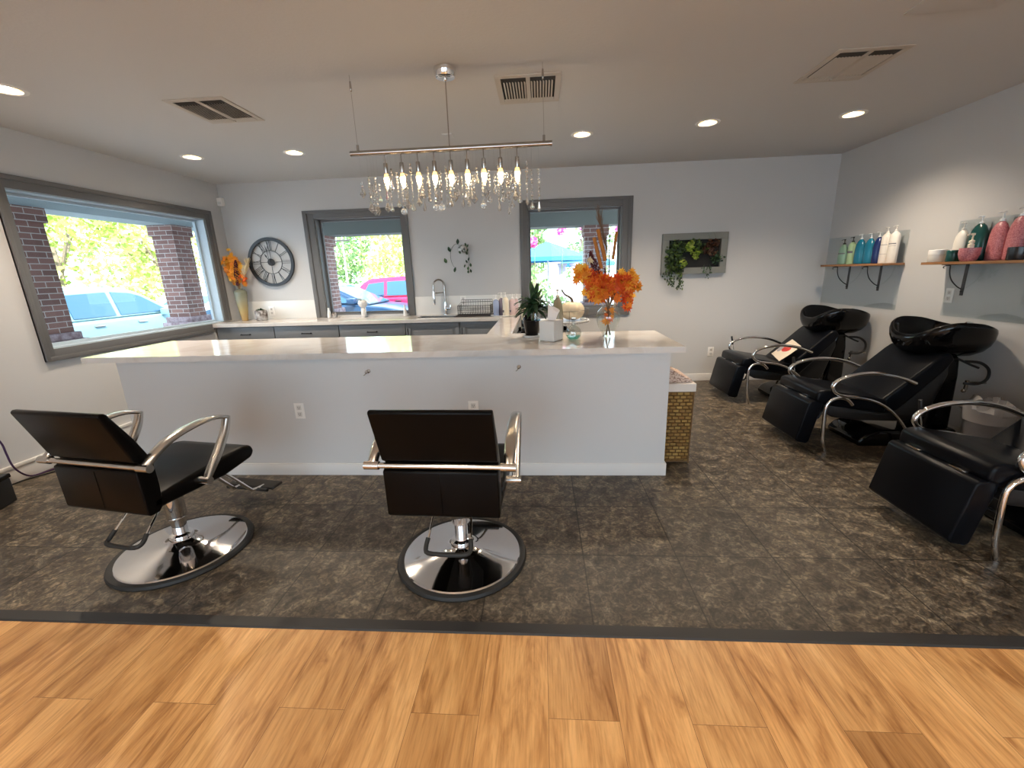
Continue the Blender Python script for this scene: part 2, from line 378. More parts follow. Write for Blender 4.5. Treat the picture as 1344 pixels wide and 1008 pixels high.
def casing(prof_w, outer, plane, sign, skip_bottom_to=None):
    pass
def window(idx, axis, o, w, jambm, clip=None):
    """o outer casing rect, w opening rect (a0,a1,z0,z1); axis 'x' = on the left wall, 'y' = back wall"""
    root = bpy.data.objects.new('window_%d' % idx, None); C.objects.link(root); root['kind'] = 'structure'
    def B(bm, a0, a1, d0, d1, z0, z1, bev=0):
        # d measured into the room
        if axis == 'x': box(bm, XL+d0, XL+d1, a0, a1, z0, z1, bev)
        else: box(bm, a0, a1, D-d1, D-d0, z0, z1, bev)
    bm = nb()
    bz = w[2]
    zl = o[2]
    # sides, top, bottom with a raised outer bead
    for d, e in ((.018, 0.), (.03, 1.)):
        f = .62 if e else 0.
        sl = (w[0]-o[0]); sr = (o[1]-w[1]); st = (o[3]-w[3]); sb = (w[2]-o[2])
        zb = clip[1] if clip else o[2]
        lo = zb if clip else o[2]
        B(bm, o[0], w[0]-sl*f, 0, d, (o[2] if axis == 'x' else lo), o[3], .003)
        B(bm, w[1]+sr*f, o[1], 0, d, lo, o[3], .003)
        B(bm, o[0]+.001, o[1]-.001, 0, d-.0005, w[3]+st*f, o[3], .003)
        if axis == 'x' or not clip:
            B(bm, o[0]+.001, (clip[0] if clip else o[1]-.001), 0, d-.0005, o[2], w[2]-sb*f, .003)
    struct('window_frame', bm, m_grayframe, root, 40)
    bm = nb()
    t = .012
    B(bm, w[0], w[0]+t, -.13, 0, w[2], w[3]); B(bm, w[1]-t, w[1], -.13, 0, w[2], w[3])
    B(bm, w[0], w[1], -.13, 0, w[3]-t, w[3]); B(bm, w[0], w[1], -.13, 0, w[2], w[2]+t)
    struct('window_jamb', bm, jambm, root)
    bm = nb()
    s = .022
    for a in ((w[0]+t, w[0]+t+s, w[2], w[3]), (w[1]-t-s, w[1]-t, w[2], w[3])): B(bm, a[0], a[1], -.125, -.095, a[2]+t, a[3]-t)
    B(bm, w[0]+t, w[1]-t, -.124, -.096, w[3]-t-s, w[3]-t); B(bm, w[0]+t, w[1]-t, -.124, -.096, w[2]+t, w[2]+t+s)
    struct('window_sash', bm, jambm, root)
    bm = nb(); B(bm, w[0]+t+.005, w[1]-t-.005, -.113, -.108, w[2]+t+.005, w[3]-t-.005); struct('window_pane', bm, m_pane, root)
    return root
window(1, 'x', (3.085,5.212,.827,2.226), w1, m_sill, clip=(4.885,.93))
window(2, 'y', (-2.905,-1.598,.925,2.212), w2, m_grayframe, clip=(0,.9155))
window(3, 'y', (-.242,1.083,.859,2.224), w3, m_grayframe)

def baseboard(name, pts, h=.09, t=.012):
    bm = nb()
    for (x0,x1,y0,y1) in pts:
        box(bm, x0, x1, y0, y1, 0, h, .003)
    return struct(name, bm, m_trim, None, 40)
bm = nb(); box(bm, XL, XL+.014, YF, D-.55, 0, .115, .003); box(bm, XL, XL+.022, YF, D-.55, .108, .135, .005); struct('baseboard_left', bm, m_trim, None, 40)
baseboard('baseboard_back', [(-.2, XR, D-.013, D)])
baseboard('baseboard_right', [(XR-.013, XR, YF, D)])

# half wall of the bar counter with its own baseboard
XCL, XC = -3.035, .838
bm = nb(); box(bm, XCL, XC, YC, YC+.115, 0, .873); box(bm, XC-.115, XC, YC+.115, 3.50, 0, .873); box(bm, XCL, XCL+.115, YC+.115, 3.45, 0, .873)
struct('wall_bar', bm, m_bar)
bm = nb()
for (a,b,c,d) in ((XCL-.013,XC+.013,YC-.013,YC),(XC,XC+.013,YC,3.5),(XCL-.013,XCL,YC,3.45)): box(bm, a,b,c,d, 0, .092, .003)
struct('baseboard_bar', bm, m_trim, None, 40)

# ------------------------------------------------------------------ worktops
def slab():
    bm = nb(); z0, z1 = T-.040, T
    V = {}
    # one outline polygon of the U shaped top with a sink cutout made of strips
    out = [(-3.261,2.762),(.922,2.762),(.922,3.545),(-.247,3.545),(-.247,D-.002),(-1.03,D-.002),(-1.03,5.05),(-1.5,5.05),(-1.5,D-.002),(XL+.002,D-.002),(XL+.002,4.905),(-.46,4.905),(-.46,3.545),(-3.261,3.545)]
    prism(bm, out, z0, z1, 'z')
    box(bm, -1.5, -1.03, 5.36, D-.002, z0, z1)
    es = [e for e in bm.edges if abs(e.verts[0].co.z-z1) < 1e-5 and abs(e.verts[1].co.z-z1) < 1e-5 and not (e.verts[0].co.y > 5 and e.verts[1].co.y > 5)]
    es += [e for e in bm.edges if abs((e.verts[0].co-e.verts[1].co).z) > .03 and e.verts[0].co.y < 3.6]
    bmesh.ops.bevel(bm, geom=es, offset=.004, segments=2, affect='EDGES')
    return bm
wt = thing('worktop', 'white quartz worktop running from the long bar round to the window wall', 'countertop', (0,0,0))
fin('slab', slab(), m_quartz, wt, 30)
bm = nb(); box(bm, XL+.024, -2.907, D-.014, D-.001, T+.0005, 1.145, .002); fin('backsplash', bm, m_backspl, wt)
bm = nb(); box(bm, -1.596, -.247, D-.014, D-.001, T+.0005, 1.145, .002)
fin('backsplash', bm, m_backspl, wt)
# base cabinets under the back run
def handle(bm, x, z, y, L=.11):
    tube(bm, [(x-L/2,y,z),(x-L/2,y-.022,z),(x+L/2,y-.022,z),(x+L/2,y,z)], .0055, 8)
    for s in (-1,1): cyl_v = lathe(bm, [(0,0),(.009,0),(.009,.004),(0,.004)], 12, (x+s*L/2, y, z), (PI/2,0,0))
seams = [-3.93,-3.207,-2.404,-1.595,-.95,-.47]
cabl = ['grey drawer cabinet in the corner below the amber vase','grey drawer cabinet between the clock and the square window','grey drawer cabinet directly under the square window','grey sink cabinet with framed doors under the tap','narrow grey cabinet with a framed door below the dish rack']
for i in range(5):
    x0, x1 = seams[i], seams[i+1]
    c = thing('base_cabinet', cabl[i], 'cabinet', (x0, 4.95, 0), 0, 'grey cabinets below the window-side worktop')
    w = x1-x0
    bm = nb(); box(bm, .001, w-.001, 0, .46, .1, .70 if i == 3 else .872)
    if i == 3: box(bm, .001, w-.001, 0, .05, .70, .872)
    box(bm, .002, w-.002, .05, .45, .0, .1); fin('carcass', bm, m_cab, c)
    if i < 3:
        zz = [.872-.008, .69, .40, .11]
        for k in range(3):
            bm = nb(); box(bm, .006, w-.006, -.02, -.001, zz[k+1]+.006, zz[k], .002); d = fin('drawer', bm, m_cab, c)
            bm = nb(); handle(bm, w/2, (zz[k]+zz[k+1])/2, -.02); fin('handle', bm, m_black, d)
    else:
        n = 1
        bm = nb()
        z0, z1 = .11, .862
        for (a,b,cc,dd) in ((.006,w-.006,z1-.055,z1),(.006,w-.006,z0,z0+.055),(.006,.061,z0+.055,z1-.055),(w-.061,w-.006,z0+.055,z1-.055)): box(bm, a,b,-.02,-.001,cc,dd,.001)
        box(bm, .055, w-.055, -.012, -.001, z0+.05, z1-.05); box(bm, .09, w-.09, -.018, -.001, z0+.085, z1-.085, .004)
        d = fin('door', bm, m_cab, c)
        bm = nb(); tube(bm, [(.03,-.02,.70),(.03,-.042,.70),(.03,-.042,.80),(.03,-.02,.80)], .005, 8); fin('handle', bm, m_black, d)
c = thing('base_cabinet', 'plain grey cabinet carrying the short return of the worktop', 'cabinet', (-.455, 3.56, 0))
bm = nb(); box(bm, 0, .195, 0, 1.34, 0, .872); fin('carcass', bm, m_cab, c)
bm = nb(); box(bm, -.016, -.001, .06, .64, .12, .86, .002); fin('door', bm, m_cab, c)
c = thing('base_cabinet', 'long grey cabinet row hidden behind the white half wall', 'cabinet', (-2.9, 2.915, 0))
bm = nb(); box(bm, 0, 3.6, 0, .54, 0, .872); fin('carcass', bm, m_cab, c)
# sink
bm = nb(); prism(bm, [(-1.497,5.053),(-1.033,5.053),(-1.033,5.357),(-1.497,5.357)], .72, .725, 'z')
for (a,b,c_,d) in ((-1.499,-1.494,5.051,5.359),(-1.036,-1.031,5.051,5.359),(-1.494,-1.036,5.051,5.056),(-1.494,-1.036,5.354,5.359)): box(bm, a,b,c_,d,.72,.905)
tagp(fin('sink_basin', bm, m_nickel), 'stainless undermount sink basin set into the worktop', 'sink')
# faucet
f = thing('kitchen_faucet', 'tall chrome spring neck tap standing behind the sink', 'faucet', (-1.20,5.385,T+.001))
bm = nb(); lathe(bm, [(0,0),(.026,0),(.026,.01),(.019,.02),(.019,.16),(0,.16)], 20); tube(bm, [(0,0,.08),(.04,0,.08),(.06,-.0,.08)], .014, 12); tube(bm, [(.06,0,.075),(.065,0,.12)], .007, 8); fin('body', bm, m_chrome, f)
bm = nb(); pts = [(0,0,.15),(0,0,.34)]+[(-.062+.062*math.cos(a), -.03*(1-math.cos(a)), .36+.075*math.sin(a)) for a in [PI*k/8 for k in range(0,9)]]+[(-.124,-.06,.30)]
tube(bm, pts, .010, 12); fin('spring_neck', bm, m_nickel, f)
bm = nb(); lathe(bm, [(0,0),(.012,0),(.017,.03),(.017,.12),(.012,.17),(0,.17)], 16, (-.124,-.06,.13)); tube(bm, [(-.124,-.06,.27),(0,0,.28)], .005, 8); fin('spray_head', bm, m_chrome, f)

# ------------------------------------------------------------------ outlets and switches
m_plate2 = mat('receptacle plastic', (.66,.64,.61), .35)
def outlet(name, loc, rz, label, sock=True, cat='outlet'):
    o = thing(name, label, cat, loc, rz)
    bm = nb(); box(bm, -.036, .036, -.006, -.0005, -.058, .058, .003); fin('cover_plate', bm, m_white, o)
    bm = nb()
    if sock:
        for s in (-1,1):
            bm = nb(); box(bm, -.017, .017, -.0085, -.006, s*.024-.017, s*.024+.017, .002); q_ = fin('receptacle', bm, m_plate2, o)
            bm = nb()
            for dx in (-.006,.006): box(bm, dx-.0014, dx+.0014, -.0092, -.0084, s*.024-.003, s*.024+.008)
            box(bm, -.0025, .0025, -.0092, -.0084, s*.024-.011, s*.024-.006); fin('slot', bm, m_socket, q_)
    else:
        box(bm, -.016, .016, -.010, -.006, -.033, .033, .002); fin('rocker', bm, m_white, o)
    return o
outlet('wall_outlet', (-1.729,YC,.497), 0, 'white outlet on the half wall between the two salon chairs')
outlet('wall_outlet', (-.477,YC,.500), 0, 'white outlet on the half wall just above the black chair back')
outlet('wall_outlet', (2.11,D,.371), 0, 'white outlet low on the window wall beside the farthest shampoo chair')
outlet('wall_outlet', (-3.503,D-.014,1.017), 0, 'white outlet above the worktop under the roman numeral clock')
outlet('wall_outlet', (-.977,D-.014,1.083), 0, 'white outlet on the splash behind the dish rack')
outlet('wall_outlet', (XR,3.787,1.113), -PI/2, 'white outlet on the side wall under the shelf of pink bottles')
# coat hooks
for i, (x, z) in enumerate(((-1.193,.778),(-.154,.792))):
    h = thing('coat_hook', ['small nickel hook under the bar top above the empty wall between chairs','small nickel hook under the bar top near the potted plant'][i], 'hook', (x,YC,z), 0)
    bm = nb(); lathe(bm, [(0,0),(.014,0),(.012,.006),(.005,.01),(.005,.028),(0,.028)], 16, (0,0,0), (PI/2,0,0)); fin('rosette', bm, m_nickel, h)
    bm = nb(); ball(bm, (0,-.034,.002), .011); tube(bm, [(0,-.02,0),(-.008,-.034,-.012),(-.018,-.044,-.020)], .003, 8); fin('knob', bm, m_nickel, h)
# motion sensor
s = thing('motion_sensor', 'small white motion sensor in the upper corner by the wide window', 'sensor', (XL+.03,D-.03,2.355))
bm = nb(); box(bm, -.025,.04,-.025,.028,-.045,.045,.008); fin('housing', bm, m_white, s)
bm = nb(); box(bm, -.012,.028,-.029,-.024,-.03,.0,.002); fin('lens', bm, m_ceramic, s)

# ------------------------------------------------------------------ ceiling fittings
def downlight(x, y, label, group=None):
    t = thing('recessed_downlight', label, 'ceiling light', (x,y,H), 0, group)
    bm = nb(); lathe(bm, [(.069,.0),(.098,-.0005),(.095,-.006),(.072,-.006),(.066,.004)], 40); fin('trim_ring', bm, m_white, t)
    bm = nb(); lathe(bm, [(.068,.0),(.062,.05),(.055,.10),(0,.10)], 32); fin('reflector', bm, m_reflector, t)
    bm = nb(); lathe(bm, [(0,.012),(.02,.012),(.034,.022),(.036,.04),(.03,.06),(.02,.098)], 24); fin('lamp', bm, m_lamp, t)
    return t
LAB = ['recessed downlight over the left wall, cut by the edge of the picture','recessed downlight nearest the corner above the clock','recessed downlight in front of the square window','recessed downlight just beside the chandelier over the bar','recessed downlight above the planted wall frame','recessed downlight nearest the shampoo chairs']
d0 = None
for i, (x, y) in enumerate(LIGHTS):
    if d0 is None: d0 = downlight(x, y, LAB[0], 'recessed downlights in the grey ceiling')
    else: dup(d0, (x,y,H), None, LAB[i])
for i, (x, y) in enumerate(BACK_FILL):
    dup(d0, (x,y,H), None, 'unseen recessed downlight added behind the camera to light the wooden floor', 'unseen downlights added for light over the wood floor')

def vent(x, y, rz, label):
    t = thing('ceiling_vent', label, 'vent', (x,y,H), rz, 'ceiling air vents')
    W, L = .205, .225
    bm = nb()
    for (a,b,c,d) in ((-W,W,-L,-L+.04),(-W,W,L-.04,L),(-W,-W+.035,-L+.04,L-.04),(W-.035,W,-L+.04,L-.04)): box(bm, a,b,c,d,-.007,-.0005,.002)
    box(bm, -.013,.013,-L+.04,L-.04,-.0075,-.001,.001); fin('frame', bm, m_ventw, t)
    bm = nb(); box(bm, -W+.03,W-.03,-L+.03,L-.03,-.002,-.0006); fin('duct_opening', bm, m_dark, t)
    for s in (-1,1):
        bm = nb()
        for k in range(8):
            xx = s*.014 + s*(.008+k*.0185)
            box(bm, xx-.006, xx+.006, -L+.10 if True else 0, L-.045, -.0065, -.0045, rot=(0,R(38),0))
            
        box(bm, min(s*.014,s*.168), max(s*.014,s*.168), L-.085, L-.042, -.009, -.005)
        fin('louvre', bm, m_ventw, t)
        bm = nb()
        for k in range(5): box(bm, min(s*.016,s*.165), max(s*.016,s*.165), -L+.045+k*.012, -L+.047+k*.012, -.006, -.002)
        fin('deflector', bm, m_socket, t)
    bm = nb(); box(bm, -.006,.006, L-.055, L-.035, -.016, -.006, .001); fin('lever', bm, m_ventw, t)
    return t
vent(-.063, 3.185, 0, 'white ceiling vent behind the right end of the chandelier')
vent(-2.24, 3.225, 0, 'white ceiling vent toward the wide window')
vent(1.89, 3.13, 0, 'white ceiling vent above the aisle to the shampoo chairs')
bm = nb(); box(bm, 1.775, 2.185, 2.13, 2.58, H-.006, H-.0005, .001); tagp(fin('ceiling_vent_cover', bm, m_ceil), 'flat ceiling access panel cut by the top edge of the picture', 'panel')
bm = nb(); box(bm, -.82,-.735,3.98,4.09,H-.01,H-.0005,.003); tagp(fin('ceiling_sensor', bm, m_ceil), 'small square plate on the ceiling behind the chandelier stem', 'ceiling plate')

# ------------------------------------------------------------------ chandelier
ch = thing('crystal_chandelier', 'long chrome bar chandelier with nine candle bulbs and hanging crystals', 'chandelier', (-.54,2.83,H))
zb = 2.141-H
bm = nb(); lathe(bm, [(0,-.052),(.03,-.052),(.055,-.046),(.062,-.03),(.066,-.012),(.066,-.0005),(0,-.0005)], 32); ball(bm, (0,0,-.056), .012); fin('canopy', bm, m_chrome, ch)
bm = nb(); tube(bm, [(0,0,-.05),(0,0,zb)], .0035, 8); fin('stem', bm, m_nickel, ch)
bm = nb(); tube(bm, [(-.617,0,zb),(.618,0,zb)], .016, 20); fin('bar', bm, m_nickel, ch)
for s, x in ((-1,-.568),(1,.570)):
    bm = nb(); tube(bm, [(x-.004,0,-.0005),(x,0,zb+.04)], .0012, 6); lathe(bm, [(0,-.09),(.005,-.085),(.007,-.07),(.005,-.035),(0,-.03)], 12, (x-.003,0,0)); lathe(bm, [(0,0),(.008,0),(.008,.035),(0,.035)], 12, (x,0,zb+.012)); fin('suspension_cable', bm, m_nickel, ch)
bx = [-.405+.1015*k for k in range(9)]
for x in bx:
    bm = nb(); tube(bm, [(x,0,zb),(x,0,zb-.065)], .0035, 8); lathe(bm, [(0,0),(.012,0),(.013,-.01),(.013,-.05),(.010,-.062),(0,-.062)], 16, (x,0,zb-.062)); s_ = fin('lamp_holder', bm, m_nickel, ch)
    bm = nb(); lathe(bm, [(.010,0),(.0135,-.010),(.016,-.024)], 16, (x,0,zb-.122)); fin('bulb_neck', bm, m_bulbtop, s_)
    bm = nb(); lathe(bm, [(.016,-.024),(.0165,-.034),(.014,-.052),(.007,-.074),(.0015,-.088),(0,-.089)], 16, (x,0,zb-.122)); fin('candle_bulb', bm, m_bulb, s_)
def strand(x, y, ztop, zend, shape):
    bm = nb()
    tube(bm, [(x,y,zb),(x,y,ztop)], .0002, 4)
    z = ztop
    drop = {'kite':.062,'ball':.042,'spear':.066,'pear':.055}[shape]
    while z > zend + drop + .008:
        r = rnd.choice((.0065,.0080,.0098)); ball(bm, (x,y,z-r), r, sub=1, rot=(rnd.random(),rnd.random(),0)); z -= 2*r+.0012
    zt = zend + drop
    if shape == 'ball': ball(bm, (x,y,zend+.021), .021, sub=3)
    elif shape == 'kite': lathe(bm, [(0,zt),(.007,zt-.006),(.022,zend+.026),(0,zend)], 6, (x,y,0), sc=(1,.6,1) if False else (1,1,1))
    elif shape == 'spear': lathe(bm, [(0,zt),(.004,zt-.008),(.012,zend+.018),(.007,zend+.004),(0,zend)], 6, (x,y,0))
    else: lathe(bm, [(0,zt),(.004,zt-.012),(.015,zend+.018),(.013,zend+.008),(0,zend)], 8, (x,y,0))
    return bm
# x measured from the photograph order: (px, top py, bottom py)
ST = [(476,236,258,'kite'),(482,227,275,'kite'),(487,226,277,'kite'),(490,239,279,'kite'),(495,236,262,'pear'),(501,235,273,'kite'),(513,227,275,'pear'),(520,222,268,'pear'),(523,218,276,'ball'),
 (535,226,272,'kite'),(539,212,273,'pear'),(545,232,266,'kite'),(556,228,274,'spear'),(561,216,260,'pear'),(567,232,271,'ball'),(579,222,273,'ball'),(585,215,268,'spear'),(588,228,266,'pear'),
 (601,226,256,'pear'),(605,228,268,'spear'),(609,230,258,'pear'),(622,228,265,'kite'),(625,217,240,'pear'),(631,216,269,'ball'),(642,222,264,'pear'),(648,228,252,'spear'),(652,212,272,'spear'),(664,225,259,'pear'),(666,232,277,'spear'),(674,226,259,'kite'),
 (690,212,267,'spear'),(696,220,271,'pear'),(705,217,272,'spear'),
 (508,232,262,'spear'),(530,230,262,'pear'),(550,226,258,'kite'),(573,230,262,'pear'),(595,232,262,'kite'),(616,230,256,'spear'),(637,226,258,'kite'),(658,230,262,'pear'),(680,228,262,'pear'),(516,220,250,'spear'),(562,232,262,'pear'),(612,226,266,'pear'),(671,224,270,'pear')]
for i, (px, t0, t1, shp) in enumerate(ST):
    x = -1.089 + (px-476)*(1.086/229.) + .54
    dy = (-.045,.0,.045)[i % 3]
    tilt = (px-590)*(-.0375)   # the bar climbs to the right in the picture
    ztop = zb - .01 - (t0-(198+tilt))*.00475; zend = zb - (t1-(198+tilt))*.00475
    o = fin('crystal_strand', strand(x, dy, ztop, zend, shp), m_crystal, ch, 0)

# ------------------------------------------------------------------ clock
ck = thing('wall_clock', 'round black skeleton clock with roman numerals on the window wall', 'clock', (-3.393,D-.03,1.626))
def ringbox(bm, r0, r1, y0, y1, n=64):
    lathe(bm, [(r0,y0),(r1,y0),(r1,y1),(r0,y1),(r0,y0)], n, (0,0,0), (PI/2,0,0))
bm = nb(); ringbox(bm, .262, .298, -.012, .012); fin('rim', bm, m_black, ck)
bm = nb(); ringbox(bm, .138, .144, -.004, .004)
for k in range(4):
    a = k*PI/2; tube(bm, [(.03*math.sin(a),0,.03*math.cos(a)),(.141*math.sin(a),0,.141*math.cos(a))], .003, 6)
fin('inner_ring', bm, m_black, ck)
bm = nb(); lathe(bm, [(0,.016),(.025,.014),(.044,.008),(.044,-.006),(0,-.006)], 32, (0,0,0), (PI/2,0,0)); fin('hub', bm, m_black, ck)
NUM = ['XII','I','II','III','IV','V','VI','VII','VIII','IX','X','XI']
def bar2(bm, c, s, a, b, w=.0045):
    # local numeral coords (u across, v radial out)
    (u0,v0),(u1,v1) = a, b
    P = lambda u, v: Vector((u*c + v*s, 0, -u*s + v*c))
    p, q = P(u0,v0), P(u1,v1); d = (q-p).normalized(); n = Vector((d.z,0,-d.x))*w/2
    vs = [bm.verts.new(v) for v in (p+n+Vector((0,-.003,0)), q+n+Vector((0,-.003,0)), q-n+Vector((0,-.003,0)), p-n+Vector((0,-.003,0)), p+n+Vector((0,.003,0)), q+n+Vector((0,.003,0)), q-n+Vector((0,.003,0)), p-n+Vector((0,.003,0)))]
    for f in ((0,1,2,3),(7,6,5,4),(0,4,5,1),(1,5,6,2),(2,6,7,3),(3,7,4,0)): bm.faces.new([vs[i] for i in f])
for k, t in enumerate(NUM):
    a = k*PI/6; c, s = math.cos(a), math.sin(a); bm = nb()
    wd = {'I':.016,'V':.034,'X':.034}; tot = sum(wd[q] for q in t); u = -tot/2
    for q in t:
        uc = u + wd[q]/2; h = wd[q]/2-.005
        if q == 'I': bar2(bm, c, s, (uc,.143), (uc,.264))
        elif q == 'V': bar2(bm, c, s, (uc-h,.264), (uc,.143), .006); bar2(bm, c, s, (uc+h,.264), (uc,.143))
        else: bar2(bm, c, s, (uc-h,.264), (uc+h,.143), .006); bar2(bm, c, s, (uc+h,.264), (uc-h,.143))
        u += wd[q]
    fin('numeral', bm, m_black, ck, 0)
for nm, L, ang, w in (('hour_hand',.12,-31,.012),('minute_hand',.215,-10,.008)):
    a = R(ang); bm = nb()
    pr = [(-w*.4,-.03),(w*.4,-.03),(w*.3,L*.55),(w*.9,L*.7),(0,L),(-w*.9,L*.7),(-w*.3,L*.55)]
    pr = [(u*math.cos(a)+v*math.sin(a), -u*math.sin(a)+v*math.cos(a)) for u, v in pr]
    prism(bm, pr, -.022 if 'h' == nm[0] else -.026, -.019 if 'h' == nm[0] else -.0235, 'y'); fin(nm, bm, m_black, ck, 0)

# ------------------------------------------------------------------ styling chairs
def styling_chair(loc, rz, label):
    t = thing('styling_chair', label, 'salon chair', loc, rz, 'black hydraulic salon chairs facing the bar')
    bm = nb(); lathe(bm, [(.298,.0),(.325,.0),(.328,.008),(.322,.02),(.304,.024),(.296,.02),(.298,.0)], 64); fin('rubber_ring', bm, m_rubber, t)
    bm = nb(); lathe(bm, [(.299,.018),(.292,.026),(.278,.028),(.20,.038),(.11,.052),(.07,.064),(.056,.078),(.056,.09),(0,.09)], 64); fin('base_plate', bm, m_chromeb, t)
    bm = nb(); lathe(bm, [(.0,.09),(.052,.09),(.052,.10),(.034,.106),(.034,.30),(.030,.30),(0,.30)], 32); lathe(bm, [(0,.20),(.044,.20),(.046,.21),(.046,.40),(0,.40)], 32, (0,0,0)); fin('hydraulic_column', bm, m_chrome, t)
    bm = nb(); box(bm, -.12,.12,-.13,.13,.385,.402,.003); box(bm, -.05,.05,-.20,.22,.365,.385,.003); fin('mounting_plate', bm, m_black, t)
    # pump pedal
    bm = nb(); tube(bm, [(-.085,-.09,.37),(-.095,-.20,.27),(-.10,-.235,.235)], .0055, 8); fin('pedal_arm', bm, m_chrome, t)
    bm = nb(); tube(bm, [(.085,-.09,.37),(.095,-.20,.27),(.10,-.235,.235)], .0055, 8); fin('pedal_arm', bm, m_chrome, t)
    bm = nb(); tube(bm, [(-.0975,-.22,.252),(-.102,-.25,.222),(-.085,-.275,.212),(0,-.28,.21),(.085,-.275,.212),(.102,-.25,.222),(.0975,-.22,.252)], .0105, 10, 3); fin('pump_pedal', bm, m_rubber, t)
    # seat
    bm = nb(); prism(bm, [(-.27,.41),(-.26,.47),(-.05,.492),(.12,.505),(.26,.51),(.315,.495),(.328,.455),(.30,.425),(.12,.398)], -.245, .245, 'x', .022, 4); fin('seat', bm, m_leather, t, 50)
    # back
    bm = nb(); prism(bm, [(-.372,.895),(-.290,.662),(-.268,.652),(-.258,.637),(-.268,.622),(-.292,.612),(-.288,.41),(-.276,.395),(-.235,.395),(-.215,.42),(-.208,.52),(-.210,.64),(-.262,.76),(-.335,.895),(-.345,.905),(-.364,.906)], -.245, .245, 'x', .007, 3); b_ = fin('backrest', bm, m_leather, t, 50)
    bm = nb(); tube(bm, [(0,-.2905,.42),(0,-.2925,.605)], .0012, 6); fin('seam', bm, m_leather, b_)
    bm = nb()
    tube(bm, [(-.30,-.284,.637),(.30,-.284,.637)], .0125, 16)
    fin('back_bar', bm, m_alu, t)
    for s in (-1,1):
        X = s*.290
        bm = nb()
        tube(bm, [(X-.033,-.284,.637),(X+.030,-.284,.637)], .018, 16)
        pts = smooth_path([(X,-.288,.632),(X,-.245,.672),(X,-.175,.712),(X,-.09,.736),(X,.02,.748),(X,.09,.742),(X,.152,.722)], 5)
        sweep_flat(bm, pts, lambda f: .019+.008*math.sin(PI*f), lambda f: .016-.006*f)
        pts = smooth_path([(X,.150,.730),(X,.125,.66),(X,.07,.575),(X,.0,.49),(X,-.028,.458)], 5)
        sweep_flat(bm, pts, lambda f: .020, lambda f: .010+.012*math.sin(PI*min(1,f*1.1))*.6+.004)
        fin('armrest', bm, m_alu, t, 60)
        bm = nb(); tube(bm, [(s*.235,-.03,.452),(s*.315,-.03,.452)], .019, 16); fin('arm_mount', bm, m_alu, t)
    # footrest
    for s in (-1,1):
        bm = nb(); tube(bm, [(s*.06,.17,.38),(s*.06,.26,.33),(s*.065,.40,.16),(s*.07,.43,.135),(s*.08,.50,.128)], .010, 10, 3)
        fin('footrest_arm', bm, m_chrome, t)
    bm = nb(); box(bm, -.17,.17,.47,.56,.118,.136,.007,3); tube(bm, [(-.15,.45,.127),(.15,.45,.127)], .011, 10); fin('footrest', bm, m_rubber, t)
    return t
def sweep_flat(bm, P, wf, tf, n=16):
    """path in a plane of constant x; superelliptic section: half width wf along x, half thickness tf in the plane"""
    rings = []; N = len(P)
    for i, p in enumerate(P):
        t = (P[min(i+1,N-1)]-P[max(i-1,0)]).normalized(); s = Vector((1,0,0)); b = s.cross(t).normalized(); f = i/(N-1)
        rg = []
        for j in range(n):
            a = 2*PI*j/n; ca, sa = math.cos(a), math.sin(a)
            rg.append(bm.verts.new(p + s*wf(f)*math.copysign(abs(ca)**.75, ca) + b*tf(f)*math.copysign(abs(sa)**.75, sa)))
        rings.append(rg)
    for A, B in zip(rings, rings[1:]):
        for j in range(n): bm.faces.new((A[j],A[(j+1)%n],B[(j+1)%n],B[j]))
    bm.faces.new(rings[0][::-1]); bm.faces.new(rings[-1])
st1 = styling_chair((-1.955,1.905,0), R(-9), 'black salon chair on round chrome base turned toward the wide window corner')
dup(st1, (-.42,1.885,0), R(-2), 'black salon chair on round chrome base seen squarely from behind')

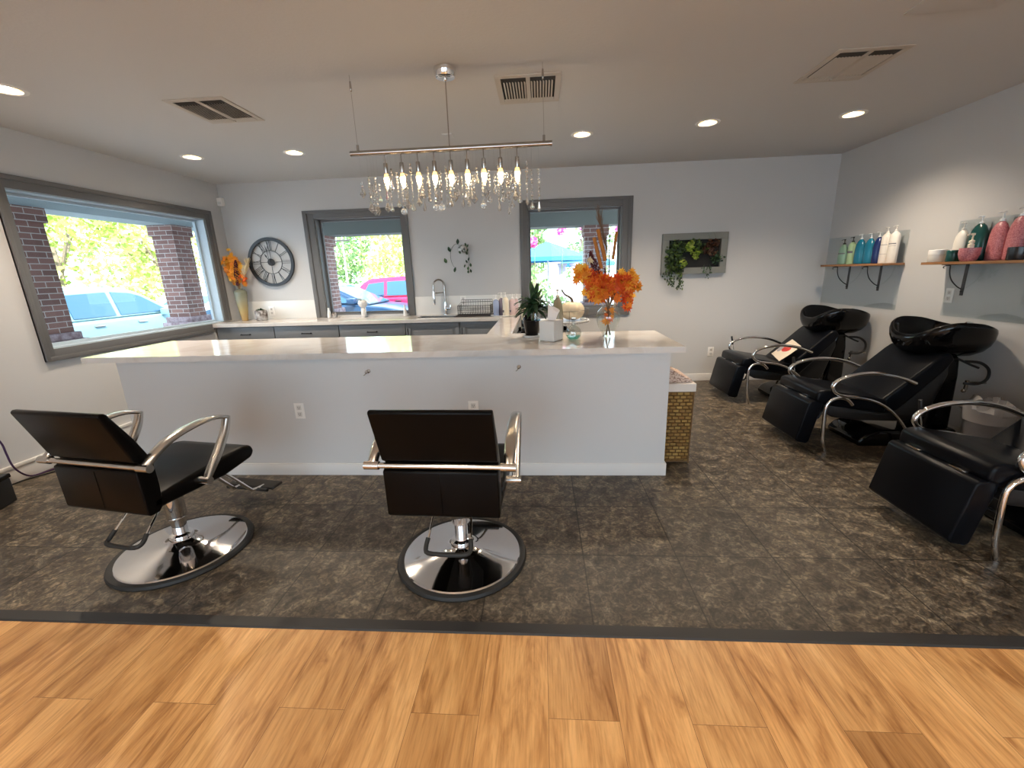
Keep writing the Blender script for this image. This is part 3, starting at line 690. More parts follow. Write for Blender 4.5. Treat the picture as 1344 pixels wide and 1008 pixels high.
# ------------------------------------------------------------------ shampoo chairs
def shampoo_chair(loc, label):
    t = thing('shampoo_chair', label, 'shampoo chair', loc, 0, 'black backwash chairs along the side wall')
    bm = nb(); prism(bm, [(-.485,.40),(-.500,.385),(-.562,.095),(-.545,.075),(-.48,.06),(-.46,.075),(-.395,.385),(-.405,.402)], -.262, .262, 'y', .012, 3); fin('leg_rest', bm, m_leather2, t, 50)
    bm = nb(); prism(bm, [(-.445,.475),(-.38,.487),(-.2,.45),(.06,.405),(.06,.30),(-.40,.365),(-.455,.40)], -.262, .262, 'y', .022, 4); fin('seat', bm, m_leather2, t, 50)
    for s in (-1,1):
        bm = nb(); box(bm, -.475,-.440, s*.13-.045, s*.13+.045, .402,.411,.001); fin('hinge', bm, m_chrome, t)
    bm = nb(); prism(bm, [(.015,.395),(.18,.545),(.35,.705),(.40,.745),(.44,.745),(.47,.70),(.43,.63),(.28,.46),(.14,.31),(.05,.30)], -.255, .255, 'y', .02, 4); fin('backrest', bm, m_leather2, t, 50)
    bm = nb(); prism(bm, [(-.34,.37),(-.36,.30),(-.30,.262),(-.10,.235),(.20,.225),(.37,.26),(.46,.58),(.45,.68),(.40,.62),(.13,.30),(.02,.30)], -.235, .235, 'y', .01, 2); fin('frame_cover', bm, m_black, t, 50)
    for s in (-1,1):
        bm = nb(); tube(bm, [(-.46,s*.17,.20),(-.36,s*.17,.24),(-.33,s*.17,.32)], .009, 8); fin('leg_rest_linkage', bm, m_black, t)
    for s in (-1,1):
        Y = s*.283
        bm = nb()
        P = [(.205,Y,.535),(.08,Y,.585),(-.07,Y,.612),(-.20,Y,.607),(-.30,Y,.580),(-.352,Y,.545),(-.362,Y,.505),(-.335,Y,.468),(-.27,Y,.443),(-.17,Y,.430),(-.07,Y,.408),(.03,Y,.360),(.12,Y,.285),(.20,Y,.185),(.245,Y,.09),(.262,Y,.0)]
        tube(bm, P, lambda f: 1.25-.35*f, 12, 4, flat=(.0145,.0115)); fin('armrest', bm, m_chrome, t, 60)
        Y2 = s*.283
        bm = nb(); P = [(-.205,Y2,.375),(-.24,Y2,.412),(-.285,Y2,.430),(-.335,Y2,.425),(-.375,Y2,.395),(-.390,Y2,.34),(-.385,Y2,.22),(-.375,Y2,.10),(-.345,Y2,.0)]
        tube(bm, P, 1, 12, 4, flat=(.0135,.0135)); fin('leg', bm, m_chrome, t, 60)
    bm = nb(); tube(bm, [(-.30,.30,.47),(-.315,.305,.53)], .004, 8); fin('recline_lever', bm, m_chrome, t)
    bm = nb(); tube(bm, [(-.315,.305,.53),(-.335,.305,.625)], .010, 10); fin('lever_grip', bm, m_black, t)
    # bowl
    bm = nb(); n = 56; cx, cz = .545, 0
    def rim(th):
        c, s = math.cos(th), math.sin(th); e = .72
        x = .262*math.copysign(abs(c)**e, c); y = .262*math.copysign(abs(s)**e, s)
        d = abs(((th-PI+PI)%(2*PI))-PI)   # angular distance from the neck side
        z = .915 + .045*math.exp(-((d-1.35)/.6)**2) - .062*math.exp(-(d/.55)**2) - .03*max(0,c)**2
        return x, y, z
    secs = [(1.0,0,1),(1.025,-.008,1),(1.035,-.03,1),(1.02,-.075,.85),(.96,-.13,.6),(.84,-.18,.35),(.62,-.22,.2),(.30,-.24,.1),(0,-.24,0)]
    inner = [(1.0,0,1),(.97,.004,1),(.94,-.006,1),(.92,-.04,1),(.86,-.11,.7),(.68,-.17,.3),(.25,-.195,.1),(0,-.195,0)]
    for prof in (secs, inner):
        prev = None
        for (k, dz, keep) in prof:
            rg = []
            if k == 0: v = bm.verts.new((cx,0,.925+dz)); rg = [v]*n
            else:
                for i in range(n):
                    x, y, z = rim(2*PI*i/n); zz = .925*(1-keep)+z*keep+dz
                    rg.append(bm.verts.new((cx+x*k + .03*(1-k), y*k, zz)))
            if prev:
                for i in range(n):
                    q = []
                    for v in (prev[i],prev[(i+1)%n],rg[(i+1)%n],rg[i]):
                        if v not in q: q.append(v)
                    if len(q) > 2: bm.faces.new(q)
            prev = rg
    bmesh.ops.remove_doubles(bm, verts=bm.verts, dist=1e-5)
    fin('basin', bm, m_blackgloss, t, 70)
    bm = nb(); lathe(bm, [(0,0),(.018,0),(.018,.02),(.008,.03),(.008,.06),(0,.06)], 16, (.76,.0,.87)); tube(bm, [(.76,0,.92),(.72,0,.93),(.69,0,.90)], .009, 10, 3); fin('tap', bm, m_chrome, t)
    bm = nb(); prism(bm, [(.44,.02),(.47,.30),(.50,.60),(.52,.70),(.62,.70),(.64,.55),(.66,.02)], -.13, .13, 'y', .03, 4)
    prism(bm, [(-.04,.0),(-.05,.05),(.0,.10),(.10,.135),(.66,.14),(.70,.0)], -.19, .19, 'y', .03, 4); fin('pedestal', bm, m_blackgloss, t, 50)
    bm = nb(); tube(bm, [(.62,-.16,.665),(.70,-.19,.66),(.76,-.20,.61),(.765,-.20,.54),(.72,-.19,.50),(.64,-.17,.50)], .010, 8, 4); tube(bm, [(.60,-.12,.68),(.66,-.17,.64),(.70,-.19,.62)], .008, 8, 3); fin('drain_hose', bm, m_rubber, t)
    bm = nb(); tube(bm, [(.80,-.16,.50),(.66,-.16,.50)], .010, 10); tube(bm, [(.67,-.16,.52),(.67,-.16,.45)], .012, 10); ball(bm, (.66,-.16,.44), .016); fin('valve', bm, m_nickel, t)
    return t
sc0 = shampoo_chair((2.5,3.467,0), 'black shampoo chair with glossy basin, middle of the three along the wall')
dup(sc0, (2.5,4.698,0), None, 'black shampoo chair against the window wall with a printed pouch on its seat')
dup(sc0, (2.5,2.190,0), None, 'black shampoo chair cut by the picture edge, beside the lined waste bin')
# printed pouch on the far chair
p = thing('printed_pouch', 'cream paper pouch with a red drawing lying on the farthest shampoo chair', 'bag', (2.525,4.60,.515), R(0))
PC = [(2.641,5.077-.30,.542),(2.663,4.659,.563),(2.487,4.494,.399),(2.47,4.893-.28,.383)]
def pouch():
    """soft square packet leaning on the sloping backrest; local u runs toward the viewer's right, v up the slope"""
    bm = nb(); N = 8; W, L = .125, .12; g = {}
    for sg in (1,-1):
        for i in range(N+1):
            for j in range(N+1):
                u, v = i/N*2-1, j/N*2-1; e = (1-u*u)*(1-v*v)
                rim_ = i in (0,N) or j in (0,N)
                if sg == -1 and rim_: g[(-1,i,j)] = g[(1,i,j)]; continue
                g[(sg,i,j)] = bm.verts.new((u*W, v*L, sg*.012*e+.002*math.sin(5*u+3*v)))
        for i in range(N):
            for j in range(N):
                q = [g[(sg,i,j)],g[(sg,i+1,j)],g[(sg,i+1,j+1)],g[(sg,i,j+1)]]
                bm.faces.new(q if sg == 1 else q[::-1])
    return bm
ga = R(-12); u_ = Vector((0,-1,0)); v_ = Vector((.73,0,.684)).normalized(); n_ = u_.cross(v_)
uu = u_*math.cos(ga)+v_*math.sin(ga); vv = -u_*math.sin(ga)+v_*math.cos(ga)
Mp = Matrix.Translation((.030,.0,.015)) @ Matrix((uu,vv,n_)).transposed().to_4x4()
bm = pouch(); bmesh.ops.transform(bm, matrix=Mp, verts=bm.verts); m_pouch = mat('cream pouch paper', (.72,.62,.50), .6); pb = fin('bag_body', bm, m_pouch, p)
m_red = mat('red print', (.60,.06,.05), .5); m_greyp = mat('grey print', (.34,.33,.35), .6)
def dome_patch(cx, cy, rx, ry, h, rot=0):
    bm = nb(); lathe(bm, [(0,h),(.5,h*.98),(.85,h*.94),(1,h*.85),(1,h*.5)], 24, (0,0,0)); 
    for v in bm.verts:
        x, y = v.co.x*rx, v.co.y*ry; v.co.x = cx+x*math.cos(rot)-y*math.sin(rot); v.co.y = cy+x*math.sin(rot)+y*math.cos(rot)
    bmesh.ops.transform(bm, matrix=Mp, verts=bm.verts); return bm
fin('red_print', dome_patch(.005,.01,.062,.042,.0135,.3), m_red, p); fin('grey_print', dome_patch(-.075,-.022,.034,.042,.0133), m_greyp, p)
bm = nb(); 
for k in (-1,0,1): tube(bm, [(-.03,-.005+k*.011,.0142),(-.0,-.0+k*.011,.0146),(.03,.004+k*.011,.0142)], .0012, 6)
bmesh.ops.transform(bm, matrix=Mp, verts=bm.verts); fin('print_line', bm, mat('dark red print', (.25,.02,.02), .5), p)

# waste bin with clear liner
wb = thing('waste_bin', 'grey waste bin with a crumpled clear liner between two shampoo chairs', 'bin', (3.10,3.03,0))
bm = nb(); 
for i, (r_, z) in enumerate([]): pass
lathe(bm, [(0,.004),(.10,.004),(.105,0),(.125,.36),(.128,.365),(.122,.365),(.10,.01),(0,.01)], 32); fin('bin_body', bm, mat('bin grey', (.25,.25,.27), .4), wb)
bm = nb(); rr = random.Random(4); n = 40; prev = None
for z, r0, am in [(.30,.128,.002),(.36,.133,.004),(.385,.140,.014),(.42,.125,.03),(.40,.105,.035),(.44,.08,.03),(.40,.05,.03),(.36,.02,.01)]:
    rg = []
    for i in range(n):
        a = 2*PI*i/n; q = r0+am*math.sin(5*a+z*40)*rr.uniform(.4,1.2); rg.append(bm.verts.new((q*math.cos(a), q*math.sin(a), z+am*.9*math.sin(3*a+z*60)*rr.uniform(.3,1.3))))
    if prev:
        for i in range(n): bm.faces.new((prev[i],prev[(i+1)%n],rg[(i+1)%n],rg[i]))
    prev = rg
m_liner = mat('crumpled film', (.78,.76,.76), .18, trans=.45, ior=1.3); fin('liner', bm, m_liner, wb, 25)

# ------------------------------------------------------------------ wall shelves, panels and bottles
m_shelf = mat('brown shelf board', (.28,.13,.055), .5); noise_col(m_shelf, [(.3,(.20,.09,.035)),(.7,(.36,.18,.08))], 6, 6, (2,1,20))
def shelf(y0, y1, brs, label):
    t = thing('wall_shelf', label, 'shelf', (XR,0,0), 0, 'brown shelves with black brackets')
    bm = nb(); box(bm, -.20,-.008,y0,y1,1.361,1.381,.002); fin('board', bm, m_shelf, t)
    for y in brs:
        bm = nb()
        box(bm, -.006,-.0005,y-.013,y+.013,1.118,1.3605,.001); box(bm, -.185,-.0005,y-.013,y+.013,1.3555,1.3605,.001)
        tube(bm, [(-.006,y,1.165),(-.05,y,1.19),(-.10,y,1.24),(-.125,y,1.30),(-.13,y,1.352)], .0045, 8, 3)
        tube(bm, [(-.13,y,1.352),(-.155,y,1.352),(-.175,y,1.347),(-.18,y,1.338),(-.172,y,1.333)], .0035, 8, 3)
        ball(bm, (-.010,y,1.15), .008)
        fin('bracket', bm, m_black, t, 40)
    return t
shelf(4.285, 5.188, (5.005,4.563), 'brown wall shelf nearer the corner, holding green, blue and white bottles')
shelf(2.60, 3.877, (3.688,3.02), 'brown wall shelf cut by the picture edge, holding pink and dark green containers')
def panel(y0, y1, z0, z1, label):
    bm = nb(); box(bm, XR-.0065, XR-.0035, y0, y1, z0, z1); o = fin('splash_panel', bm, m_acryl, None, 0); tagp(o, label, 'splash panel', 'clear acrylic sheets behind the shelves')
    return o
panel(4.30, D-.02, .95, 1.67, 'clear acrylic sheet on the wall behind the blue and white bottles')
panel(2.55, 3.83, .95, 1.69, 'clear acrylic sheet on the wall behind the pink bottles')

def pump(bm, x, y, z, s=1., ang=0.):
    lathe(bm, [(0,0),(.013,0),(.013,.012),(.006,.016),(.004,.018),(.004,.040),(.009,.042),(.009,.052),(0,.053)], 14, (x,y,z), (0,0,0), (s,s,s))
    d = Vector((math.cos(ang), math.sin(ang), 0)); c = Vector((x,y,z+.047*s)); tube(bm, [c, c+d*.022*s, c+d*.032*s-Vector((0,0,.006*s))], .003*s, 8)
def bottle(label, loc, m, pm, w=.045, d=.03, h=.22, style='round', pump_on=True, group=None, rz=0., name='pump_bottle', ps=1., lab=None):
    t = thing(name, label, 'bottle', loc, rz, group)
    bm = nb()
    if style == 'oval': prof = [(0,0),(.85,0),(.95,.01),(1,.05),(1.03,.35),(1.0,.62),(.88,.80),(.60,.93),(.34,.985),(.28,1.),(0,1.)]
    elif style == 'cyl': prof = [(0,0),(.95,0),(1,.02),(1,.84),(.92,.90),(.6,.955),(.36,.98),(.34,1.),(0,1.)]
    elif style == 'square': prof = [(0,0),(.95,0),(1,.02),(1,.86),(.85,.93),(.4,.97),(.36,1.),(0,1.)]
    lathe(bm, [(a, b*h) for a, b in prof], 28, (0,0,0), (0,0,0), (w,d,1)); fin('bottle_body', bm, m, t, 50)
    if pump_on:
        bm = nb(); pump(bm, 0, 0, h*.999, ps, PI); fin('pump', bm, pm, t)
    if lab:
        bm = nb(); 
        for (zz, hh) in lab[1]: lathe(bm, [(1.012,zz*h),(1.012,(zz+hh)*h)], 28, (0,0,0), (0,0,0), (w,d,1))
        # keep only the front half
        dl = [f for f in bm.faces if f.calc_center_median().x > -w*.35]; bmesh.ops.delete(bm, geom=dl, context='FACES'); fin('print', bm, lab[0], t)
    return t
m_sage = mat('sage bottle', (.20,.34,.26), .3); m_lime = mat('pale green bottle', (.33,.48,.28), .3); m_teal = mat('teal bottle', (.010,.15,.25), .22)
m_navy = mat('navy bottle', (.010,.022,.10), .2); m_whiteb = mat('white bottle', (.72,.68,.62), .3); m_dkgreen = mat('dark green bottle', (.008,.06,.055), .2)
m_pink = mat('speckled pink bottle', (.50,.17,.19), .35); noise_col(m_pink, [(.35,(.36,.10,.12)),(.5,(.52,.18,.20)),(.7,(.60,.26,.27))], 120, 2)
m_lilac = mat('lilac bottle', (.42,.40,.62), .3); m_blackj = mat('black jar', (.02,.02,.022), .25); m_print = mat('grey print on bottle', (.12,.11,.14), .5); m_printw = mat('white print on bottle', (.6,.6,.58), .5)
m_clearpump = mat('clear white pump', (.72,.74,.75), .15)
zs = 1.3815; sx = XR-.09
G1 = 'bottles on the shelf nearer the corner'
pb1 = [(5.016,'sage green pump bottle with a black pump at the corner end of the shelf',m_sage,m_black,'oval',.205,.056,[(.45,.12)]),
 (4.886,'pale green pump bottle with a black pump beside the sage one',m_lime,m_black,'cyl',.22,.040,[(.5,.1)]),
 (4.768,'teal pump bottle standing next to the pale green bottle',m_teal,m_clearpump,'oval',.24,.058,[(.2,.03)]),
 (4.640,'teal pump bottle standing next to the navy bottle',m_teal,m_clearpump,'oval',.24,.056,[(.2,.03)]),
 (4.531,'navy blue pump bottle between teal and white bottles',m_navy,m_clearpump,'oval',.245,.046,[(.25,.03)]),
 (4.440,'white pump bottle next to the navy bottle',m_whiteb,m_whiteb,'cyl',.275,.045,[(.6,.015),(.3,.008)]),
 (4.342,'white pump bottle with a grey printed band at the aisle end of the shelf',m_whiteb,m_whiteb,'cyl',.28,.047,[(.6,.03),(.54,.008)])]
for y, lb, m, pm, st, h, w, pr in pb1:
    bottle(lb, (sx,y,zs), m, pm, .034, w, h, st, True, G1, 0, ps=1.0 if pm != m_clearpump else .95, lab=(m_print if m in (m_whiteb,m_sage,m_lime) else m_printw, pr))
G2 = 'containers on the pink bottle shelf'
bottle('white pump bottle leaning behind the white jar', (XR-.048,3.735,zs), m_whiteb, m_whiteb, .034, .050, .235, 'oval', True, G2, ps=1.1)
bottle('dark green pump bottle behind the small green jar', (XR-.048,3.605,zs), m_dkgreen, m_clearpump, .034, .068, .27, 'oval', True, G2)
bottle('speckled pink pump bottle behind the pink bowl', (XR-.048,3.455,zs), m_pink, m_clearpump, .036, .060, .27, 'oval', True, G2, ps=1.3)
bottle('speckled pink pump bottle beside the black jar', (XR-.052,3.325,zs), m_pink, m_clearpump, .038, .060, .29, 'oval', True, G2, ps=1.1)
bottle('lilac pump bottle behind the black jar at the picture edge', (XR-.055,3.20,zs), m_lilac, m_clearpump, .036, .050, .25, 'oval', True, G2)
def jar(label, loc, m, lm, r=.045, h=.06, bowl=False, lidm=True):
    t = thing('cosmetic_jar' if not bowl else 'pink_bowl', label, 'jar' if not bowl else 'bowl', loc, 0, G2)
    bm = nb()
    if bowl: lathe(bm, [(0,0),(r*.62,0),(r*.8,.01),(r,h*.55),(r*1.0,h),(r*.94,h),(r*.9,h*.6),(0,h*.3)], 32)
    else: lathe(bm, [(0,0),(r*.95,0),(r,.004),(r,h*.62),(0,h*.62)], 32)
    fin('jar_body', bm, m, t)
    if not bowl:
        bm = nb(); lathe(bm, [(0,h*.625),(r*1.03,h*.625),(r*1.03,h*.96),(r*.97,h),(0,h)], 32); fin('lid', bm, lm, t)
    return t
jar('white lidded jar at the corner end of the pink bottle shelf', (XR-.142,3.806,zs), m_whiteb, m_white, .058, .095)
jar('dark green jar in front of the dark green bottle', (XR-.15,3.66,zs), m_dkgreen, m_dkgreen, .042, .085)
jar('pink bowl at the front of the shelf', (XR-.150,3.535,zs), m_pink, m_pink, .060, .095, True)
bottle('small cream pump bottle standing in the pink bowl', (XR-.150,3.535,zs+.046), m_creampl, m_creampl, .018, .018, .085, 'cyl', True, G2, ps=1.3)
jar('black lidded jar before the lilac bottle', (XR-.145,3.20,zs), m_blackj, m_blackj, .052, .085)
bottle('white pump bottle at the very edge of the picture', (XR-.10,3.05,zs), m_whiteb, m_clearpump, .034, .045, .18, 'oval', True, G2)

# ------------------------------------------------------------------ wicker hamper
m_wick = mat('woven water hyacinth', (.36,.22,.06), .7)
def wick():
    m = m_wick; tc = nd(m, 'ShaderNodeTexCoord'); sp = nd(m, 'ShaderNodeSeparateXYZ'); ln(m, tc, 'Object', sp, 0)
    a = nd(m, 'ShaderNodeMath', operation='ADD'); ln(m, sp, 'X', a, 0); ln(m, sp, 'Y', a, 1)
    cb = nd(m, 'ShaderNodeCombineXYZ'); ln(m, a, 0, cb, 'X'); ln(m, sp, 'Z', cb, 'Y')
    br = nd(m, 'ShaderNodeTexBrick'); br.inputs['Scale'].default_value = 1; br.inputs['Brick Width'].default_value = .045; br.inputs['Row Height'].default_value = .026; br.inputs['Mortar Size'].default_value = .006; br.inputs['Mortar Smooth'].default_value = .8
    br.inputs['Color1'].default_value = (.38,.235,.065,1); br.inputs['Color2'].default_value = (.22,.11,.025,1); br.inputs['Mortar'].default_value = (.15,.075,.018,1)
    ln(m, cb, 0, br, 'Vector'); ln(m, br, 'Color', bsdf(m), 'Base Color')
    bp = nd(m, 'ShaderNodeBump'); bp.inputs['Strength'].default_value = 1; bp.inputs['Distance'].default_value = .008; bp.invert = True; ln(m, br, 'Fac', bp, 'Height'); ln(m, bp, 'Normal', bsdf(m), 'Normal')
wick()
hp = thing('laundry_hamper', 'woven wicker hamper with white cloth liner at the end of the bar', 'hamper', (.965,3.19,0))
bm = nb(); b0 = [(-.105,-.19),(.108,-.19),(.108,.19),(-.105,.19)]; b1 = [(-.107,-.197),(.113,-.197),(.113,.197),(-.107,.197)]
A = [bm.verts.new((*p_,.012)) for p_ in b0]; B_ = [bm.verts.new((*p_,.56)) for p_ in b1]
bm.faces.new(A); 
for i in range(4): bm.faces.new((A[i],A[(i+1)%4],B_[(i+1)%4],B_[i]))
bm.faces.new(B_); bmesh.ops.bevel(bm, geom=[e for e in bm.edges], offset=.006, segments=2, affect='EDGES'); fin('wicker_body', bm, m_wick, hp)
bm = nb()
for sx_, sy_ in ((-1,-1),(1,-1),(1,1),(-1,1)): tube(bm, [(sx_*.106,sy_*.193,0),(sx_*.110,sy_*.199,.56)], .005, 8)
tube(bm, [(-.107,-.193,.010),(.108,-.193,.010)], .006, 8); fin('rib', bm, m_stem, hp)
m_cloth = mat('white liner cloth', (.72,.66,.60), .85); bump(m_cloth, 60, .4, .003)
bm = nb(); box(bm, -.114,.121,-.205,.205,.548,.607,.006,2)
fin('liner', bm, m_cloth, hp)
m_towel = mat('patterned blush fabric', (.62,.45,.36), .9); noise_col(m_towel, [(.40,(.30,.19,.15)),(.47,(.60,.44,.35)),(.6,(.70,.55,.46))], 60, 1, (1,1,2))
bm = nb(); prism(bm, [(-.108,.0),(.108,.0),(.10,.02),(.02,.055),(-.06,.105),(-.10,.12),(-.108,.11)], -.17, .15, 'y', .008, 2); bmesh.ops.translate(bm, verts=bm.verts, vec=(.965,3.19,.608))
tagp(fin('folded_fabric', bm, m_towel), 'blush patterned fabric heaped on the wicker hamper', 'fabric')

# ------------------------------------------------------------------ planted wall frame
m_plfr = mat('weathered grey frame', (.20,.205,.19), .7)
pf = thing('living_wall_planter', 'grey framed wall planter overflowing with trailing green plants', 'wall planter', (1.808,D,1.555))
bm = nb(); W, Hh = .372, .232
for (a,b,c_,d) in ((-W,W,Hh-.075,Hh),(-W,W,-Hh,-Hh+.075),(-W,-W+.075,-Hh+.075,Hh-.075),(W-.075,W,-Hh+.075,Hh-.075)): box(bm, a,b,-.055,-.001,c_,d,.002)
fin('frame', bm, m_plfr, pf)
bm = nb(); box(bm, -W+.07,W-.07,-.012,-.002,-Hh+.07,Hh-.07); fin('soil_bed', bm, m_dark, pf)
def leaves(spots, size, mx, rr, shape='oval', droop=.6):
    """spots: (centre, radius vec, count)"""
    bm = nb()
    for c, rv, cnt in spots:
        for _ in range(cnt):
            while True:
                p_ = Vector((rr.uniform(-1,1), rr.uniform(-1,1), rr.uniform(-1,1)))
                if p_.length <= 1: break
            p_ = Vector(c) + Vector((p_.x*rv[0], p_.y*rv[1], p_.z*rv[2])); s = size*rr.uniform(.6,1.25)
            e = Euler((rr.uniform(-1,1)*1.4, rr.uniform(-1,1)*1.4, rr.uniform(0,2*PI))).to_matrix()
            addleaf(bm, p_, e, s, shape)
    return bm
MAPLE = [(0,-.5),(.10,-.12),(.42,-.28),(.30,-.02),(.62,.16),(.28,.16),(.34,.42),(.12,.34),(0,.66),(-.12,.34),(-.34,.42),(-.28,.16),(-.62,.16),(-.30,-.02),(-.42,-.28),(-.10,-.12)]
OVAL = [(0,-.5),(.22,-.30),(.32,.0),(.20,.30),(0,.55),(-.20,.30),(-.32,.0),(-.22,-.30)]
DIAM = [(0,-.5),(.32,0),(0,.5),(-.32,0)]
def addleaf(bm, p, e, s, shape='oval'):
    pts = {'oval':OVAL,'maple':MAPLE,'diam':DIAM}[shape]
    if shape == 'diam':
        bm.faces.new([bm.verts.new(p + e @ Vector((x*s, y*s, 0))) for x, y in pts]); return
    c = bm.verts.new(p + e @ Vector((0,0,-.06*s)))
    vs = [bm.verts.new(p + e @ Vector((x*s, y*s, .12*s*(abs(x)*1.6+abs(y)*.5)))) for x, y in pts]
    for i in range(len(vs)): bm.faces.new((c, vs[i], vs[(i+1)%len(vs)]))
rr = random.Random(5)
def trail(bm, p0, drops, rr, s=.028, wob=.02):
    p_ = Vector(p0); pts = [p_.copy()]
    for k in range(drops):
        p_ = p_ + Vector((rr.uniform(-wob,wob), rr.uniform(-.3,.3)*wob, -.03)); p_.y = min(p_.y, -.02); pts.append(p_.copy())
        for q in range(2): addleaf(bm, p_+Vector((rr.uniform(-.02,.02),rr.uniform(-.015,0),rr.uniform(-.01,.01))), Euler((R(90)+rr.uniform(-.7,.7), rr.uniform(-.5,.5), rr.uniform(-.8,.8))).to_matrix(), s*rr.uniform(.7,1.2))
    tube(bm, pts, .0015, 5)
bm = leaves([((-.22,-.07,.06),(.13,.05,.10),150),((-.24,-.08,-.08),(.11,.05,.13),190),((-.02,-.06,.09),(.09,.04,.08),70),((.05,-.05,.05),(.12,.04,.06),50)], .05, None, rr)
for k in range(10): trail(bm, (-.30+k*.018,-.07,-.13), rr.randint(5,9), rr)
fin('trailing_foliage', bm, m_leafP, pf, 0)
bm = leaves([((-.07,-.10,.10),(.05,.03,.07),26),((.01,-.08,-.02),(.07,.03,.05),22),((-.14,-.10,-.12),(.06,.03,.07),18)], .055, None, rr); fin('lime_foliage', bm, m_leafLime, pf, 0)
bm = leaves([((.17,-.06,.06),(.10,.04,.09),90),((.22,-.05,.12),(.05,.03,.05),25)], .04, None, rr)
fin('russet_foliage', bm, m_leafBrown, pf, 0)
bm = leaves([((.26,-.06,-.06),(.09,.03,.07),80)], .032, None, rr)
for k in range(3): trail(bm, (.12+k*.03,-.06,-.13), 3+k, rr, .022)
for q in ((.18,.05,.20),(.25,.0,.19)): tube(bm, [(q[0],-.05,.12),(q[0]-.03,-.06,.19),(q[0]-.05,-.06,.225)], .001, 5)
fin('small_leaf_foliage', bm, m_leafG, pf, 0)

# small hanging vine
hv = thing('hanging_vine_pot', 'small round wall pot with pothos vines beside the square window', 'hanging plant', (-.94,D,1.70))
m_marble = mat('speckled pot', (.5,.5,.48), .4); noise_col(m_marble, [(.45,(.05,.06,.05)),(.55,(.62,.62,.6))], 30, 3)
bm = nb(); ball(bm, (0,-.062,0), .058, (1,1,.85), 3); fin('wall_pot', bm, m_marble, hv)
bm = nb(); rr = random.Random(9)
tube(bm, [(-.03,-.07,.04),(-.08,-.07,.06),(-.14,-.06,.0),(-.155,-.05,-.10),(-.13,-.05,-.19),(-.10,-.05,-.22)], .002, 6, 4)
for p_ in ((-.05,-.08,.085),(-.165,-.06,-.0),(-.22,-.05,-.13),(-.11,-.05,-.24)): addleaf(bm, Vector(p_), Euler((R(80),rr.uniform(-.4,.4),rr.uniform(-.6,.6))).to_matrix(), .065)
for (x,z) in ((.05,-.05),(.07,-.12),(.045,-.15),(.09,-.19),(.06,-.23),(.02,-.20),(.09,-.26),(.055,-.27),(.07,.03),(.04,.05),(.0,-.02),(-.03,-.04),(.065,-.02)):
    addleaf(bm, Vector((x,-.085+rr.uniform(-.02,.03),z)), Euler((R(80)+rr.uniform(-.4,.4),rr.uniform(-.6,.6),rr.uniform(-.8,.8))).to_matrix(), .045)
tube(bm, [(.03,-.07,.02),(.07,-.07,-.05),(.07,-.06,-.15),(.06,-.06,-.27)], .002, 6, 4)
fin('vine_foliage', bm, m_leafG, hv, 0)

# ------------------------------------------------------------------ things on the bar top
# dracaena
dp = thing('potted_dracaena', 'dark green strappy plant in a black pot beside the tissue box', 'potted plant', (-.075,3.33,T+.001))
bm = nb(); lathe(bm, [(0,0),(.062,0),(.070,.012),(.072,.016),(.064,.016),(.058,.008),(0,.008)], 32); fin('saucer', bm, m_ceramic, dp)
bm = nb(); lathe(bm, [(0,.009),(.045,.009),(.050,.02),(.066,.125),(.068,.13),(.062,.13),(.058,.118),(0,.115)], 32); fin('pot', bm, m_blackgloss, dp)
bm = nb(); lathe(bm, [(.030,.117),(.036,.15),(.032,.20),(.034,.215)], 24, (.028,0,0)); fin('glass_sleeve', bm, m_glassvase, dp)
bm = nb(); rr = random.Random(3)
for k in range(95):
    a = rr.uniform(0,2*PI); el = rr.uniform(.15,1.35); L = rr.uniform(.13,.20); zb_ = .15+rr.uniform(.02,.13)
    d = Vector((math.cos(a)*math.cos(el), math.sin(a)*math.cos(el), math.sin(el))); side = Vector((-math.sin(a), math.cos(a), 0))
    w = rr.uniform(.015,.026); prev = None
    for q in range(8):
        f = q/7; p_ = Vector((.02,0,zb_)) + d*L*f - Vector((0,0,1))*L*.55*f*f*math.cos(el)*1.2
        ww = w*math.sin(PI*min(1,.18+.82*f))**.8 if q < 7 else .0005
        up_ = Vector((0,0,1))*w*.25
        c = (bm.verts.new(p_-side*ww+up_), bm.verts.new(p_), bm.verts.new(p_+side*ww+up_))
        if prev: bm.faces.new((prev[0],prev[1],c[1],c[0])); bm.faces.new((prev[1],prev[2],c[2],c[1]))
        prev = c
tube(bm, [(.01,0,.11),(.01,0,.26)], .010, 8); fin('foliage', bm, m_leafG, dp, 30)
# tissue box
tb = thing('tissue_box', 'white woven tissue box cover with a tissue pulled up', 'tissue box', (.070,3.130,T+.001), R(-33))
m_woven = mat('white basket weave', (.72,.70,.67), .5)
def wv():
    m = m_woven; ck_ = nd(m, 'ShaderNodeTexBrick'); ck_.inputs['Scale'].default_value = 1; ck_.inputs['Brick Width'].default_value = .012; ck_.inputs['Row Height'].default_value = .006; ck_.inputs['Mortar Size'].default_value = .001; ck_.inputs['Mortar Smooth'].default_value = 1
    tc = nd(m, 'ShaderNodeTexCoord'); sp = nd(m, 'ShaderNodeSeparateXYZ'); ln(m, tc, 'Object', sp, 0)
    a = nd(m, 'ShaderNodeMath', operation='ADD'); ln(m, sp, 'X', a, 0); ln(m, sp, 'Y', a, 1); cb = nd(m, 'ShaderNodeCombineXYZ'); ln(m, a, 0, cb, 'X'); ln(m, sp, 'Z', cb, 'Y'); ln(m, cb, 0, ck_, 'Vector')
    bp = nd(m, 'ShaderNodeBump'); bp.inputs['Strength'].default_value = .6; bp.inputs['Distance'].default_value = .002; bp.invert = True; ln(m, ck_, 'Fac', bp, 'Height'); ln(m, bp, 'Normal', bsdf(m), 'Normal')
wv()
